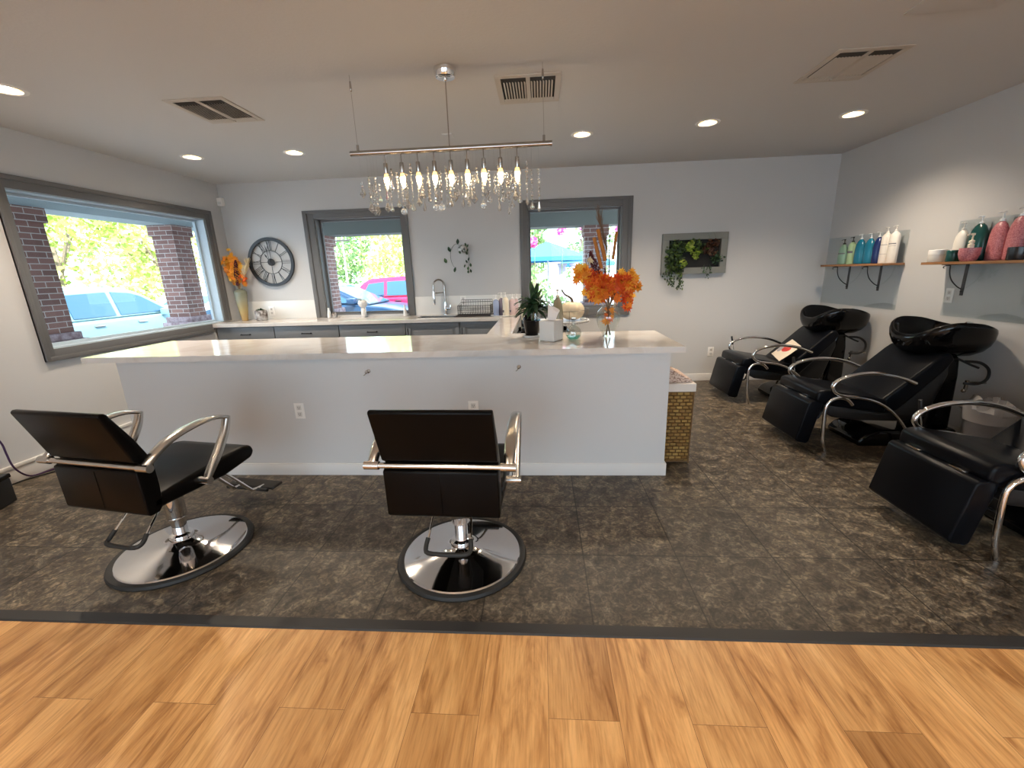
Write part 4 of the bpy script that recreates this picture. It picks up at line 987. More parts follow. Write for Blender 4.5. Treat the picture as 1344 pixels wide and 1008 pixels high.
bm = nb(); box(bm, -.064,.064,-.064,.064,.0005,.148,.008,3); fin('cover', bm, m_woven, tb)
bm = nb(); prev = None
for q in range(9):
    f = q/8; rg = []
    for i in range(20):
        a = 2*PI*i/20; r_ = (.030+.012*f)*(1+.22*math.sin(3*a+1)); rg.append(bm.verts.new((r_*math.cos(a)*1.1+.018*f, r_*math.sin(a)*.40, .147+.095*f+(-.030*math.cos(a)*f*f+.01*math.sin(2*a)*f))))
    if prev:
        for i in range(20): bm.faces.new((prev[i],prev[(i+1)%20],rg[(i+1)%20],rg[i]))
    prev = rg
fin('tissue', bm, m_tissue, tb)
# round glass bottle
gb = thing('round_glass_bottle', 'small round glass bottle with teal liquid beside the tissue box', 'bottle', (.232,3.125,T+.001))
bm = nb(); lathe(bm, [(0,.0),(.030,.002),(.046,.014),(.056,.035),(.058,.052),(.052,.075),(.036,.094),(.018,.103),(.013,.112),(.012,.145),(.019,.149),(.019,.158),(.0,.158)], 32, sc=(1,.6,1)); fin('glass_body', bm, m_glassvase, gb, 60)
bm = nb(); lathe(bm, [(0,.004),(.028,.005),(.043,.016),(.052,.034),(0,.034)], 32, sc=(1,.58,1)); fin('liquid', bm, m_tealglass, gb)
bm = nb(); lathe(bm, [(.015,0),(.030,0),(.030,.003),(.015,.003),(.015,0)], 24, (-.010,-.034,.052), (PI/2,0,0)); fin('embossed_ring', bm, m_glassvase, gb)
# vase with autumn leaves
gv = thing('clear_glass_vase', 'clear glass vase with a flared rim at the right of the bar top', 'vase', (.500,3.265,T+.001))
bm = nb(); lathe(bm, [(0,.002),(.042,.002),(.044,.01),(.052,.035),(.074,.08),(.087,.125),(.088,.155),(.076,.19),(.055,.212),(.047,.222),(.052,.232),(.066,.245),(.070,.25)], 48); fin('glass_body', bm, m_glassvase, gv, 60)
bq = thing('autumn_bouquet', 'autumn bouquet of orange maple leaves and cattails on the bar', 'bouquet', (.500,3.265,T+.001))
rr = random.Random(21)
def maple_cluster(bm, c, rv, cnt, size):
    for _ in range(cnt):
        while True:
            q = Vector((rr.uniform(-1,1), rr.uniform(-1,1), rr.uniform(-1,1)))
            if .15 < q.length <= 1: break
        kq = 1.0 if rr.random() < .7 else 1.35
        p_ = Vector(c)+Vector((q.x*rv[0],q.y*rv[1],q.z*rv[2]))*kq
        z = Vector((q.x*.7+rr.uniform(-.4,.4), -.9+rr.uniform(-.5,.5), q.z*.6+rr.uniform(-.4,.4))).normalized()
        M = z.to_track_quat('Z','Y').to_matrix() @ Euler((0,0,rr.uniform(0,6.28))).to_matrix()
        addleaf(bm, p_, M, size*rr.uniform(.75,1.45), 'maple')
bm = nb(); maple_cluster(bm, (-.03,-.01,.36), (.11,.07,.08), 48, .070); maple_cluster(bm, (-.11,-.02,.42), (.08,.05,.06), 22, .065); maple_cluster(bm, (.09,-.02,.38), (.08,.06,.08), 30, .070); maple_cluster(bm, (.135,-.03,.255), (.025,.03,.05), 8, .065); maple_cluster(bm, (-.10,-.03,.30), (.06,.04,.035), 14, .06)
maple_cluster(bm, (.0,.0,.165), (.04,.03,.045), 7, .05)
fin('orange_leaves', bm, m_maple, bq, 0)
bm = nb(); maple_cluster(bm, (-.195,-.02,.465), (.055,.05,.06), 26, .062); maple_cluster(bm, (.13,-.02,.40), (.075,.05,.065), 32, .060); maple_cluster(bm, (.185,-.02,.36), (.04,.04,.05), 12, .055); maple_cluster(bm, (-.12,-.04,.34), (.05,.03,.04), 8, .055)
fin('golden_leaves', bm, m_maple2, bq, 0)
bm = nb()
for k in range(2): addleaf(bm, Vector((-.143,-.02,.552)) if k == 0 else Vector((.03,-.08,.245)), Euler((R(75),.2,.3+k)).to_matrix(), .06, 'maple')
fin('cream_leaf', bm, m_straw, bq, 0)
bm = nb()
for k in range(9):
    a = rr.uniform(0,6.28); tube(bm, [(.022*math.cos(a),.022*math.sin(a),.01),(-.008*math.cos(a),-.008*math.sin(a),.16),(.05*math.cos(a+.5),.03*math.sin(a+.5),.32)], .0032, 6, 3)
fin('stems', bm, m_stem, bq)
CT = [((-.105,.0,.50),(-.057,0,.36),.0125),((-.083,.005,.565),(-.028,.01,.425),.0135),((.052,.0,.56),(.026,.0,.445),.0115)]
# tops given as offsets; converted to px-matched points
for (tx,ty,tz),(bx_,by,bz_),r_ in [((-.115,.0,.717),(-.057,0,.498),.0125),((-.087,.01,.771),(-.029,.0,.551),.0135),((.045,.0,.750),(.024,.0,.559),.0105)]:
    bm = nb(); a = Vector((bx_,by,bz_)); b = Vector((tx,ty,tz)); d = (b-a)
    tube(bm, [a, a+d*.06, a+d*.5, a+d*.92, b], lambda f, r_=r_: r_*(1 if .05 < f < .95 else .45), 12, 3); c_ = fin('cattail', bm, m_cattail, bq)
    bm = nb(); tube(bm, [(0,0,.2), a*.9+Vector((0,0,.02)), a], .0022, 6, 3); fin('cattail_stem', bm, m_straw, c_)
for x0, z0 in (((-.001),.738),(-.03,.50)):
    bm = nb(); tube(bm, [(.0,.01,.22),(x0,.012,z0)], .0042 if z0 > .5 else .006, 8); fin('dark_twig', bm, m_dkstem, bq)
bm = nb()
for k in range(260):
    f = rr.random(); c = Vector((-.141,0,.62))*f + Vector((-.063,0,.40))*(1-f); w = .024*math.sin(PI*min(1,f*.9+.1))+.004
    q = Vector((rr.gauss(0,1),rr.gauss(0,1),rr.gauss(0,1))).normalized()*w; ball(bm, c+Vector((q.x,q.y*.6,q.z*.5)), .0055, sub=1)
fin('burgundy_plume', bm, m_burg, bq, 0)
bm = nb()
for k in range(60):
    f = rr.random(); s_ = Vector((-.018,.01,.60)); e_ = Vector((-.085,.02,.86)); c = s_.lerp(e_, f); d = Vector((rr.uniform(-.035,.02),rr.uniform(-.02,.02),.07+rr.uniform(0,.04)))
    tube(bm, [c, c+d*.5, c+d], .0013, 4)
tube(bm, [(0,.01,.2),(-.015,.01,.60),(-.06,.015,.80)], .002, 6, 3)
fin('grass_plume', bm, mat('brown grass', (.16,.10,.06), .8), bq, 0)

# ------------------------------------------------------------------ behind the bar: black cart and things on it
cart = thing('rolling_cart', 'black rolling cart behind the bar beside the worktop return', 'cart', (.012,3.90,0))
bm = nb()
for (z0,z1) in ((.825,.845),(.47,.49),(.12,.14)):
    box(bm, -.235,.235,-.30,.30,z0,z1,.004)
fin('shelf', bm, m_black, cart)
bm = nb(); box(bm, -.235,.235,-.30,-.29,.845,.885,.002); box(bm, -.235,.235,.29,.30,.845,.885,.002); box(bm, -.235,-.225,-.29,.29,.845,.885,.002); box(bm, .225,.235,-.29,.29,.845,.885,.002); fin('tray_rim', bm, m_blackgloss, cart)
for a in (-1,1):
    for b in (-1,1):
        bm = nb(); tube(bm, [(a*.225,b*.285,.05),(a*.225,b*.285,.825)], .011, 10); l_ = fin('leg', bm, m_black, cart)
        bm = nb(); lathe(bm, [(0,-.012),(.03,-.012),(.03,.012),(0,.012)], 20, (a*.225,b*.285,.03), (PI/2,0,0)); fin('caster', bm, m_rubber, l_)
zc = .8455
kt = thing('coffee_maker', 'glossy black coffee maker with a beige handle behind the dracaena', 'coffee maker', (-.105,3.75,zc))
bm = nb(); lathe(bm, [(0,0),(.07,0),(.075,.01),(.072,.15),(.06,.20),(.05,.205),(0,.21)], 28); fin('body', bm, m_blackgloss, kt)
bm = nb(); tube(bm, [(-.055,-.03,.16),(-.06,-.04,.235),(-.045,-.042,.255),(.02,-.042,.262),(.035,-.042,.25)], .010, 10, 3, ); tube(bm, [(-.06,-.04,.19),(.03,-.042,.195)], .009, 8); fin('handle', bm, m_creampl, kt)
m_amberb = mat('clear olive soap', (.42,.38,.26), .1, trans=.35)
bottle('clear olive pump bottle behind the tissue box', (.140,3.705,zc), m_amberb, m_creampl, .046, .046, .345, 'oval', True, None, ps=1.25)
cs = thing('cake_stand', 'white wire cake stand with beaded plate on the cart', 'cake stand', (.195,4.02,zc))
bm = nb(); lathe(bm, [(0,0),(.036,0),(.034,.008),(.012,.02),(.010,.09),(.05,.102),(.0,.102)], 28); fin('pedestal', bm, m_ceramic, cs)
bm = nb(); lathe(bm, [(0,.1025),(.242,.1025),(.250,.110),(.250,.118),(.24,.116),(0,.112)], 56, (.0,0,0)); fin('plate', bm, mat('tarnished white metal', (.5,.48,.46), .4), cs)
bm = nb()
for k in range(56): a = 2*PI*k/56; ball(bm, (.250*math.cos(a),.250*math.sin(a),.104), .006, sub=1)
fin('beading', bm, m_ceramic, cs)
bm = nb()
for zz in (.215,):
    tube(bm, [(.247*math.cos(2*PI*k/40),.247*math.sin(2*PI*k/40),zz) for k in range(40)], .0018, 6, 0, closed=True)
for k in range(8): a = 2*PI*k/8+.2; tube(bm, [(.247*math.cos(a),.247*math.sin(a),.112),(.247*math.cos(a),.247*math.sin(a),.215)], .0018, 6)
fin('wire_gallery', bm, m_nickel, cs)
pk = thing('white_pumpkin', 'white ribbed pumpkin with a curled stem on the cake stand', 'pumpkin', (.285,4.0,zc+.1185))
bm = nb(); n = 72; prof = []
prev = None
for q in range(17):
    ph = PI*q/16; rg = []
    for i in range(n):
        a = 2*PI*i/n; rib = 1-.055*(abs(math.cos(a*6))**6)*math.sin(ph)**.5
        r_ = .112*math.sin(ph)**.85*rib; z = .088-.088*math.cos(PI-ph)*-1 if False else .088*(1-math.cos(ph)) 
        z = .088*(1-math.cos(ph)); z -= .020*math.exp(-((PI-ph)/.35)**2)
        if q == 16: r_ = .002
        if q == 0: r_ = .002
        rg.append(bm.verts.new((r_*math.cos(a), r_*math.sin(a), max(0,z))))
    if prev:
        for i in range(n): bm.faces.new((prev[i],prev[(i+1)%n],rg[(i+1)%n],rg[i]))
    prev = rg
m_pump = mat('pumpkin skin', (.72,.60,.42), .5); fin('flesh', bm, m_pump, pk, 80)
bm = nb(); tube(bm, [(0,0,.150),(-.004,0,.185),(-.03,0,.21),(-.07,0,.235),(-.095,0,.275)], lambda f: .013-.007*f, 10, 4); fin('stalk', bm, mat('pumpkin stalk', (.10,.075,.045), .8), pk)
bm = nb(); box(bm, -.035,.035,-.02,.02,0,.016,.006,2); o = fin('soap_bar', bm, m_ceramic, None, 40); o.location = (.392,3.99,zc+.1185); tagp(o, 'small white soap bar lying beside the pumpkin', 'soap')

# ------------------------------------------------------------------ things along the window wall worktop
va = thing('amber_floor_vase', 'tapered amber and green vase in the corner by the clock', 'vase', (-3.775,5.255,T+.001))
m_vase = mat('amber glazed ceramic', (.4,.28,.1), .25); 
def vs_():
    m = m_vase; tc = nd(m, 'ShaderNodeTexCoord'); sp = nd(m, 'ShaderNodeSeparateXYZ'); ln(m, tc, 'Object', sp, 0); mr = nd(m, 'ShaderNodeMapRange'); mr.inputs['From Max'].default_value = .37; ln(m, sp, 'Z', mr, 'Value')
    r = ramp(m, [(0,(.42,.26,.10)),(.35,(.40,.30,.13)),(.7,(.26,.25,.17)),(1,(.14,.15,.11))]); ln(m, mr, 0, r, 'Fac'); ln(m, r, 'Color', bsdf(m), 'Base Color')
vs_()
va.name = 'tall_amber_vase'
bm = nb(); lathe(bm, [(0,0),(.034,0),(.036,.01),(.060,.20),(.072,.32),(.074,.352),(.070,.37),(.050,.385),(.034,.39),(.036,.40),(.030,.40),(.028,.38),(0,.36)], 36); fin('vase_body', bm, m_vase, va, 60)
vb = thing('dried_bouquet', 'dried bouquet with orange, cream and burgundy heads in the amber vase', 'bouquet', (-3.775,5.255,T+.001))
rr = random.Random(8)
bm = nb(); maple_cluster(bm, (-.045,0,.68), (.085,.06,.14), 70, .07); maple_cluster(bm, (-.03,-.01,.53), (.07,.05,.07), 30, .06); fin('golden_leaves', bm, m_maple2, vb, 0)
bm = nb(); maple_cluster(bm, (.06,0,.50), (.06,.04,.07), 12, .055); maple_cluster(bm, (-.06,-.02,.60), (.04,.03,.06), 10, .055); fin('red_leaves', bm, m_maple, vb, 0)
bm = nb()
for k in range(160):
    sd = rr.choice((-1,1)); a0 = Vector((sd*.03,0,.44)); b0_ = Vector((sd*(.17 if sd < 0 else .185),rr.uniform(-.03,.03),.72)); f = rr.uniform(.35,1); c = a0.lerp(b0_, f); d = Vector((rr.uniform(-.03,.03),rr.uniform(-.03,.03),.05)); tube(bm, [c, c+d], .0035, 4)
for sd in (-1,1): tube(bm, [(0,0,.36),(sd*.03,0,.44),(sd*.12,0,.68)], .003, 6, 3)
fin('cream_plume', bm, m_straw, vb, 0)
bm = nb()
for k in range(220):
    f = rr.random(); c = Vector((.0,-.03,.44)).lerp(Vector((.035,-.03,.74)), f); w = .030*math.sin(PI*min(1,f*.85+.08)); q = Vector((rr.gauss(0,1),rr.gauss(0,1),rr.gauss(0,1))).normalized()*w; ball(bm, c+q*.9, .007, sub=1)
fin('burgundy_plume', bm, m_burg, vb, 0)
bm = nb(); tube(bm, [(0,0,.362),(0,0,.5)], .016, 8); fin('stems', bm, m_stem, vb)
sp_ = thing('stone_pot', 'squat grey stone pot with a small succulent beside the amber vase', 'potted plant', (-3.555,5.26,T+.001))
m_stonep = mat('mottled stone', (.3,.28,.27), .8); noise_col(m_stonep, [(.4,(.10,.08,.07)),(.5,(.30,.28,.27)),(.65,(.5,.49,.48))], 22, 5)
bm = nb(); lathe(bm, [(0,0),(.062,0),(.072,.02),(.074,.10),(.066,.125),(.058,.128),(.05,.112),(0,.108)], 24); fin('pot', bm, m_stonep, sp_)
bm = leaves([((0,0,.125),(.045,.045,.02),60)], .03, None, rr); fin('succulent', bm, m_leafG, sp_, 0)
# sill ornaments
def small_vase(name, label, loc, prof, m, cat='vase', extra=None):
    t = thing(name, label, cat, loc); bm = nb(); lathe(bm, prof, 24); fin('vase_body', bm, m, t, 60); return t
t = small_vase('bud_vase', 'white bud vase with trailing leaves in the middle of the square window sill', (-2.262,5.375,T+.001), [(0,0),(.03,0),(.034,.02),(.032,.10),(.026,.115),(.05,.14),(.062,.17),(.055,.20),(.03,.215),(0,.20)], m_ceramic)
bm = nb(); rr = random.Random(2)
for k in range(8): a = rr.uniform(0,6.28); tube(bm, [(0,0,.20),(.05*math.cos(a),.03*math.sin(a),.235),(.09*math.cos(a),.04*math.sin(a),.19+rr.uniform(-.01,.02))], .0022, 5, 3)
fin('trailing_stems', bm, mat('olive air plant', (.25,.26,.18), .7), t)
small_vase('sill_bottle', 'small white bottle in the left corner of the square window sill', (-2.722,5.375,T+.001), [(0,0),(.022,0),(.024,.01),(.020,.07),(.012,.10),(.012,.125),(0,.125)], m_ceramic, 'bottle')
small_vase('sill_pebble', 'grey pebble ornament beside the white bottle in the window corner', (-2.655,5.375,T+.001), [(0,0),(.03,0),(.036,.02),(.03,.05),(.014,.07),(0,.074)], m_stonep, 'ornament')
small_vase('sill_bottle', 'small pale bottle in the right corner of the square window sill', (-1.725,5.375,T+.001), [(0,0),(.024,0),(.026,.01),(.018,.08),(.010,.11),(.010,.135),(0,.135)], m_ceramic, 'bottle')
# dish rack
dr = thing('dish_rack', 'black wire dish rack on a dark mat beside the sink', 'dish rack', (-.80,5.20,T+.001))
bm = nb(); box(bm, -.23,.21,-.16,.15,.0005,.008,.003); fin('drying_mat', bm, mat('dark brown mat', (.03,.022,.022), .8), dr)
bm = nb(); X0, X1, Y0, Y1 = -.19,.20,-.12,.13
for z, r_ in ((.022,.0025),(.075,.002),(.125,.0035)): tube(bm, [(X0,Y0,z),(X1,Y0,z),(X1,Y1,z+(.03 if z > .1 else 0)),(X0,Y1,z+(.03 if z > .1 else 0))], r_, 6, 0, closed=True)
tube(bm, [(X0,Y1,.18),(X1,Y1,.18)], .0035, 6)
for k in range(14):
    x = X0+(X1-X0)*k/13
    tube(bm, [(x,Y0,.125),(x,Y0,.022),(x,Y1,.022),(x,Y1,.18)], .0017, 5)
for k in range(1,7):
    y = Y0+(Y1-Y0)*k/7
    for x in (X0,X1): tube(bm, [(x,y,.022),(x,y,.13)], .0017, 5)
for a in (X0,X1):
    for b in (Y0,Y1): tube(bm, [(a,b,.008),(a,b,.13)], .003, 6)
fin('wire_basket', bm, m_black, dr, 0)
# tray with bottles
tr = thing('bottle_tray', 'white oval tray of pump bottles at the corner of the worktop', 'tray', (-.43,5.06,T+.001))
bm = nb(); lathe(bm, [(0,.0005),(.92,.0005),(1,.012),(.98,.014),(.9,.005),(0,.005)], 48, sc=(.17,.13,1)); fin('tray_dish', bm, m_ceramic, tr)
m_bluecl = mat('blue clear plastic', (.40,.48,.70), .12, trans=.3); m_purp = mat('mauve clear plastic', (.30,.24,.30), .15, trans=.3); m_pinkb = mat('pale pink plastic', (.66,.50,.50), .25)
G3 = 'bottles on the white oval tray'
zt_ = T+.0065
bottle('blue tinted pump bottle on the window-side tray, nearest the dish rack', (-.525,5.03,zt_), m_bluecl, m_white, .034, .034, .19, 'square', True, G3)
bottle('mauve pump bottle behind the blue one on the tray', (-.468,5.09,zt_), m_purp, m_white, .030, .030, .20, 'square', True, G3, ps=1.2)
bottle('cream cylindrical pump bottle at the front of the tray', (-.410,4.985,zt_), m_creampl, m_white, .036, .036, .215, 'cyl', True, G3, lab=(m_print,[(.2,.12)]))
bottle('pale pink pump bottle at the window end of the tray', (-.335,5.06,zt_), m_pinkb, m_white, .036, .034, .19, 'square', True, G3, lab=(m_print,[(.2,.12)]))
bottle('second pink pump bottle pressed against the dark plant leaves', (-.290,5.105,T+.015), m_pinkb, m_white, .024, .024, .18, 'cyl', True, G3)

# ------------------------------------------------------------------ left edge: cords and black case
bm = nb(); tube(bm, [(-3.90,2.45,.60),(-3.90,2.56,.46),(-3.90,2.622,.34),(-3.90,2.632,.246),(-3.90,2.640,.158),(-3.90,2.665,.087),(-3.90,2.721,.022),(-3.895,2.80,.008),(-3.87,2.95,.008),(-3.86,3.2,.008)], .006, 8, 4)
tagp(fin('power_cord', bm, mat('purple cord', (.05,.02,.07), .5)), 'purple power cord drooping along the left wall behind the salon chair', 'cord')
bm = nb(); tube(bm, [(-3.915,2.40,.007),(-3.91,2.584,.007),(-3.884,2.707,.007),(-3.80,2.86,.007),(-3.70,3.0,.007),(-3.55,3.2,.007)], .005, 8, 4)
tagp(fin('power_cord', bm, m_black), 'black power cord lying on the tiles along the left baseboard', 'cord')
cs_ = thing('storage_case', 'black case on the tiles cut by the left picture edge', 'case', (-3.735,2.19,0), R(20))
bm = nb(); box(bm, -.2,.2,-.16,.16,.0,.17,.01,3); fin('case_body', bm, m_black, cs_)
bm = nb(); box(bm, -.205,.205,-.165,.165,.1705,.20,.008,3); fin('lid', bm, m_blackgloss, cs_)

# ------------------------------------------------------------------ outside
bm = nb(); box(bm, -40, 34, -12, 52, -.45, -.25); struct('ground', bm, m_asphalt)
bm = nb(); box(bm, XL-2.5, XL-.15, -3, D+2.7, -.25, -.02); box(bm, XL-.15, XR+1, D+.15, D+2.7, -.25, -.02); struct('floor_porch', bm, m_stone)
bm = nb(); box(bm, XL-2.5, XL-.15, -3.3, D+2.8, 2.45, 2.50); box(bm, XL-.15, XR+.6, D+.15, D+2.8, 2.45, 2.50); struct('ceiling_porch', bm, m_soffit)
bm = nb(); box(bm, -6.22, -5.80, -3.3, D+2.8, 2.30, 2.449); struct('trim_2', bm, m_soffit)
m_beam = mat('grey beam stucco', (.17,.18,.165), .9); bump(m_beam, 60, .6, .004, 4)  # darker, more neutral grey than the porch stucco
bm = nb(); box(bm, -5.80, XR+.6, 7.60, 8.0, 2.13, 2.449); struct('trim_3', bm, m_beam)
def pillar(x0, x1, y0, y1, ztop, label):
    t = thing('brick_pillar', label, 'pillar', ((x0+x1)/2,(y0+y1)/2,-.02), 0, 'brick porch pillars')
    a, b = (x1-x0)/2, (y1-y0)/2
    bm = nb(); box(bm, -a,a,-b,b,.74,ztop-.02); box(bm, -a-.03,a+.03,-b-.03,b+.03,ztop-.16,ztop-.09) if False else None
    fin('shaft', bm, m_brick, t, 0)
    bm = nb(); box(bm, -a-.085,a+.085,-b-.085,b+.085,0,.80,.01); box(bm, -a-.045,a+.045,-b-.045,b+.045,.80,.885,.01); fin('plinth', bm, m_plinth, t)
    bm = nb(); box(bm, -a-.03,a+.03,-b-.03,b+.03,ztop-.145,ztop+.019); fin('capital', bm, m_brick, t, 0)
    return t
pillar(-6.17,-5.80,4.575,4.945,2.30,'brick porch pillar nearest the near side of the wide window')
pillar(-6.16,-5.80,6.77,7.12,2.30,'brick porch pillar in the far half of the wide window')
pillar(-4.12,-3.77,7.62,7.97,2.13,'brick porch pillar just showing at the left side of the square window')
pillar(.753,1.115,7.62,7.97,2.13,'brick porch pillar behind the autumn bouquet in the far window')
bm = nb(); lathe(bm, [(0,0),(.07,0),(.075,.01),(0,.012)], 24, (-5.1,5.9,2.43)); fin_ = fin('porch_light', bm, m_white); tagp(fin_, 'round recessed light in the porch ceiling seen through the wide window', 'ceiling light')

def car(loc, rz, label, col, kind='suv', s=1.):
    t = thing('parked_suv' if kind == 'suv' else 'parked_sedan', label, 'car', loc, rz)
    paint = mat('car paint '+label[:12], col, .35, coat=.25)
    glass = MATS.get('car glass') or mat('car glass', (.035,.10,.17), .08, spec=.4)
    tyre = MATS.get('tyre') or mat('tyre', (.02,.02,.02), .8)
    # local: +x forward, length L, half width W
    if kind == 'suv':
        low = [(-2.30,.45),(-2.33,.75),(-2.27,1.02),(.95,1.02),(1.55,.96),(2.15,.84),(2.32,.70),(2.34,.42),(2.2,.28),(-2.2,.28)]
        cab = [(-2.22,1.0),(-1.98,1.45),(-1.7,1.60),(-.6,1.66),(.10,1.60),(.45,1.48),(1.18,1.0)]; W = .93; wr = .36
        win = [[(-1.92,1.08),(-1.72,1.45),(-1.22,1.50),(-1.22,1.08)],[(-1.12,1.08),(-1.12,1.505),(-.32,1.53),(-.32,1.08)],[(-.22,1.08),(-.22,1.53),(.18,1.49),(.38,1.42),(.90,1.08)]]
    else:
        low = [(-2.25,.42),(-2.30,.70),(-2.2,.95),(-1.5,1.0),(.80,.97),(1.5,.90),(2.05,.78),(2.28,.62),(2.30,.38),(2.15,.22),(-2.15,.22)]
        cab = [(-1.75,.97),(-1.25,1.25),(-.75,1.40),(-.2,1.44),(.2,1.38),(1.15,.95)]; W = .90; wr = .33
        win = [[(-1.35,1.02),(-1.05,1.25),(-.62,1.34),(-.62,1.02)],[(-.53,1.02),(-.53,1.35),(-.2,1.37),(.12,1.31),(.72,1.02)]]
    bm = nb(); prism(bm, low, -W, W, 'y', .06, 3); fin('body', bm, paint, t, 50)
    bm = nb(); vs = prism(bm, cab, -W+.04, W-.04, 'y')
    for v in bm.verts:
        k = max(0, (v.co.z-.98)/.7); v.co.y *= 1-.22*k
    bmesh.ops.bevel(bm, geom=list(bm.edges), offset=.05, segments=3, affect='EDGES'); fin('cabin', bm, paint, t, 50)
    for s_ in (-1,1):
        for w_ in win:
            bm = nb()
            vs = prism(bm, w_, s_*(W-.02), s_*(W-.045), 'y')
            for v in bm.verts:
                k = max(0,(v.co.z-.98)/.7); v.co.y = v.co.y*(1-.22*k) 
            fin('side_window', bm, glass, t, 0)
        for wx in (-1.42,1.42):
            bm = nb(); lathe(bm, [(0,-.11),(wr*.6,-.11),(wr*.97,-.10),(wr,-.06),(wr,.06),(wr*.97,.10),(wr*.6,.11),(0,.11)], 32, (wx, s_*(W-.10), wr), (PI/2,0,0)); w0 = fin('wheel', bm, tyre, t)
            bm = nb(); lathe(bm, [(0,-.02),(.03,-.03),(wr*.6,-.01),(wr*.66,.0),(wr*.66,.01),(0,.01)], 24, (wx, s_*(W+.012), wr), (PI/2*s_,0,0)); fin('rim', bm, m_nickel, w0)
        bm = nb(); box(bm, .62,.82, min(s_*(W),s_*(W+.20)), max(s_*W,s_*(W+.20)), 1.0,1.14,.03); fin('wing_mirror', bm, paint, t)
        for hx in (-.75,.15):
            bm = nb(); box(bm, hx-.10,hx+.10, s_*(W+.012)-.012, s_*(W+.012)+.012, .90,.925,.006); fin('door_handle', bm, m_nickel, t)
        bm = nb(); box(bm, 2.10,2.26, min(s_*.5,s_*.86), max(s_*.5,s_*.86), .66,.78,.03); fin('headlight', bm, m_clearpump, t)
    # windscreen
    a, b = cab[-2], cab[-1]
    bm = nb()
    def ws(p_, q_, off):
        (x0,z0),(x1,z1) = p_, q_
        nrm = Vector((z0-z1,0,x1-x0)).normalized()*off
        if nrm.z < 0: nrm = -nrm
        pts = []
        for (x,z,f) in ((x0+(x1-x0)*.08,z0+(z1-z0)*.08,1),(x0+(x1-x0)*.92,z0+(z1-z0)*.92,1)):
            k = 1-.22*max(0,(z-.98)/.7)
            pts.append((Vector((x,-(W-.14)*k,z))+nrm, Vector((x,(W-.14)*k,z))+nrm))
        bm.faces.new([bm.verts.new(v) for v in (pts[0][0],pts[0][1],pts[1][1],pts[1][0])])
    ws(a, b, .006); ws(cab[0], cab[1], .006) ; fin('windscreen', bm, glass, t, 0)
    t.scale = (s,s,s)
    return t
GZ = -.25
car((-9.3,8.35,GZ), PI/2, 'pale blue-white sport utility car parked outside the wide window', (.17,.30,.34), 'suv')
car((-5.6,11.9,GZ), 0, 'dark blue car nearest in the square window', (.006,.035,.09), 'sedan')
car((-3.75,14.4,GZ), 0, 'crimson sport utility car at the right side of the square window', (.42,.012,.08), 'suv')
car((-6.22,9.45,GZ), R(0), 'white car at the lower left corner of the square window', (.80,.80,.80), 'sedan', .86)
car((-9.0,19.0,GZ), 0, 'silver car parked far beyond the blue car', (.62,.64,.66), 'sedan')
car((-4.0,20.5,GZ), 0, 'white car parked far beyond the crimson car', (.78,.78,.78), 'suv')
car((-11.5,15.0,GZ), R(90), 'white car parked beyond the brick pillar of the wide window', (.78,.8,.82), 'sedan')

def tree(x, y, h, rx, label, m, seed, n=3200, ls=.28, trunk=True, low=.25, name='leafy_tree', cat='tree', zb_=GZ, group=None):
    t = thing(name, label, cat, (x,y,zb_), 0, group); rr = random.Random(seed); bm = nb()
    cl = [(rr.uniform(-.75,.75)*rx, rr.uniform(-.75,.75)*rx, h*(low+ (1-low)*rr.random()*.92)) for _ in range(16)]
    for k in range(n):
        c = rr.choice(cl); q = Vector((rr.gauss(0,1),rr.gauss(0,1),rr.gauss(0,1))).normalized()*rr.uniform(.55,1)*rx*.42
        p_ = Vector(c)+q; p_.z = max(.12,p_.z)
        addleaf(bm, p_, Euler((rr.uniform(0,6.3),rr.uniform(0,6.3),rr.uniform(0,6.3))).to_matrix(), ls*rr.uniform(.6,1.3), 'diam')
    fin('crown', bm, m, t, 0)
    if trunk:
        bm = nb(); tube(bm, [(0,0,-.1),(.1,0,h*.3),(0,.1,h*.55)], lambda f: .16*(1-.5*f), 10, 3)
        for k in range(4):
            a = k*1.6; tube(bm, [(0,.05,h*.35),(rx*.4*math.cos(a),rx*.4*math.sin(a),h*.62)], .05, 6)
        fin('trunk', bm, m_bark, t)
    return t
GT = 'sunlit trees beyond the parking lot'
tree(-13.6,8.2,5.2,1.9,'bright yellow-green tree behind the white car at the near side',m_leafT,1,3000,.22,group=GT)
tree(-15.2,12.9,5.2,1.9,'bright yellow-green tree behind the white car in the middle',m_leafT,2,3000,.22,group=GT)
tree(-16.0,17.8,5.4,2.0,'bright yellow-green tree seen beside the far brick pillar',m_leafT,3,3000,.22,group=GT)
tree(-19.8,10.6,6.6,2.3,'tall yellow-green tree farther back between the first two',m_leafT,32,3000,.26,group=GT)
tree(-21.0,16.2,6.8,2.3,'tall yellow-green tree farther back behind the middle one',m_leafT,33,3000,.26,group=GT)
tree(-21.5,22.5,6.8,2.8,'bright yellow-green tree at the far corner of the wide window',m_leafT,31,2800,.28,group=GT)
tree(-12.0,24.5,4.6,2.2,'small round green tree beside the lamp post in the square window',m_leafT2,4,2600,.24,group=GT)
tree(-7.2,23.5,6.6,2.6,'tall pale green tree at the right of the square window',m_leafT,5,3400,.22,group=GT)
tree(-10.3,29.0,5.2,2.4,'distant low tree between the two larger ones in the square window',m_leafT,51,1800,.3,group=GT)
tree(-.35,14.9,4.0,.85,'green tree with pink blossom left of the blue parasol',m_leafT2,6,2400,.14)
tree(2.0,17.6,4.6,1.1,'leafy tree behind the pillar by the blue parasols',m_leafT2,7,2000,.15)
tree(3.6,15.0,4.2,.85,'yellow-green tree showing right of the pillar behind the cattails',m_leafT,71,1600,.13)
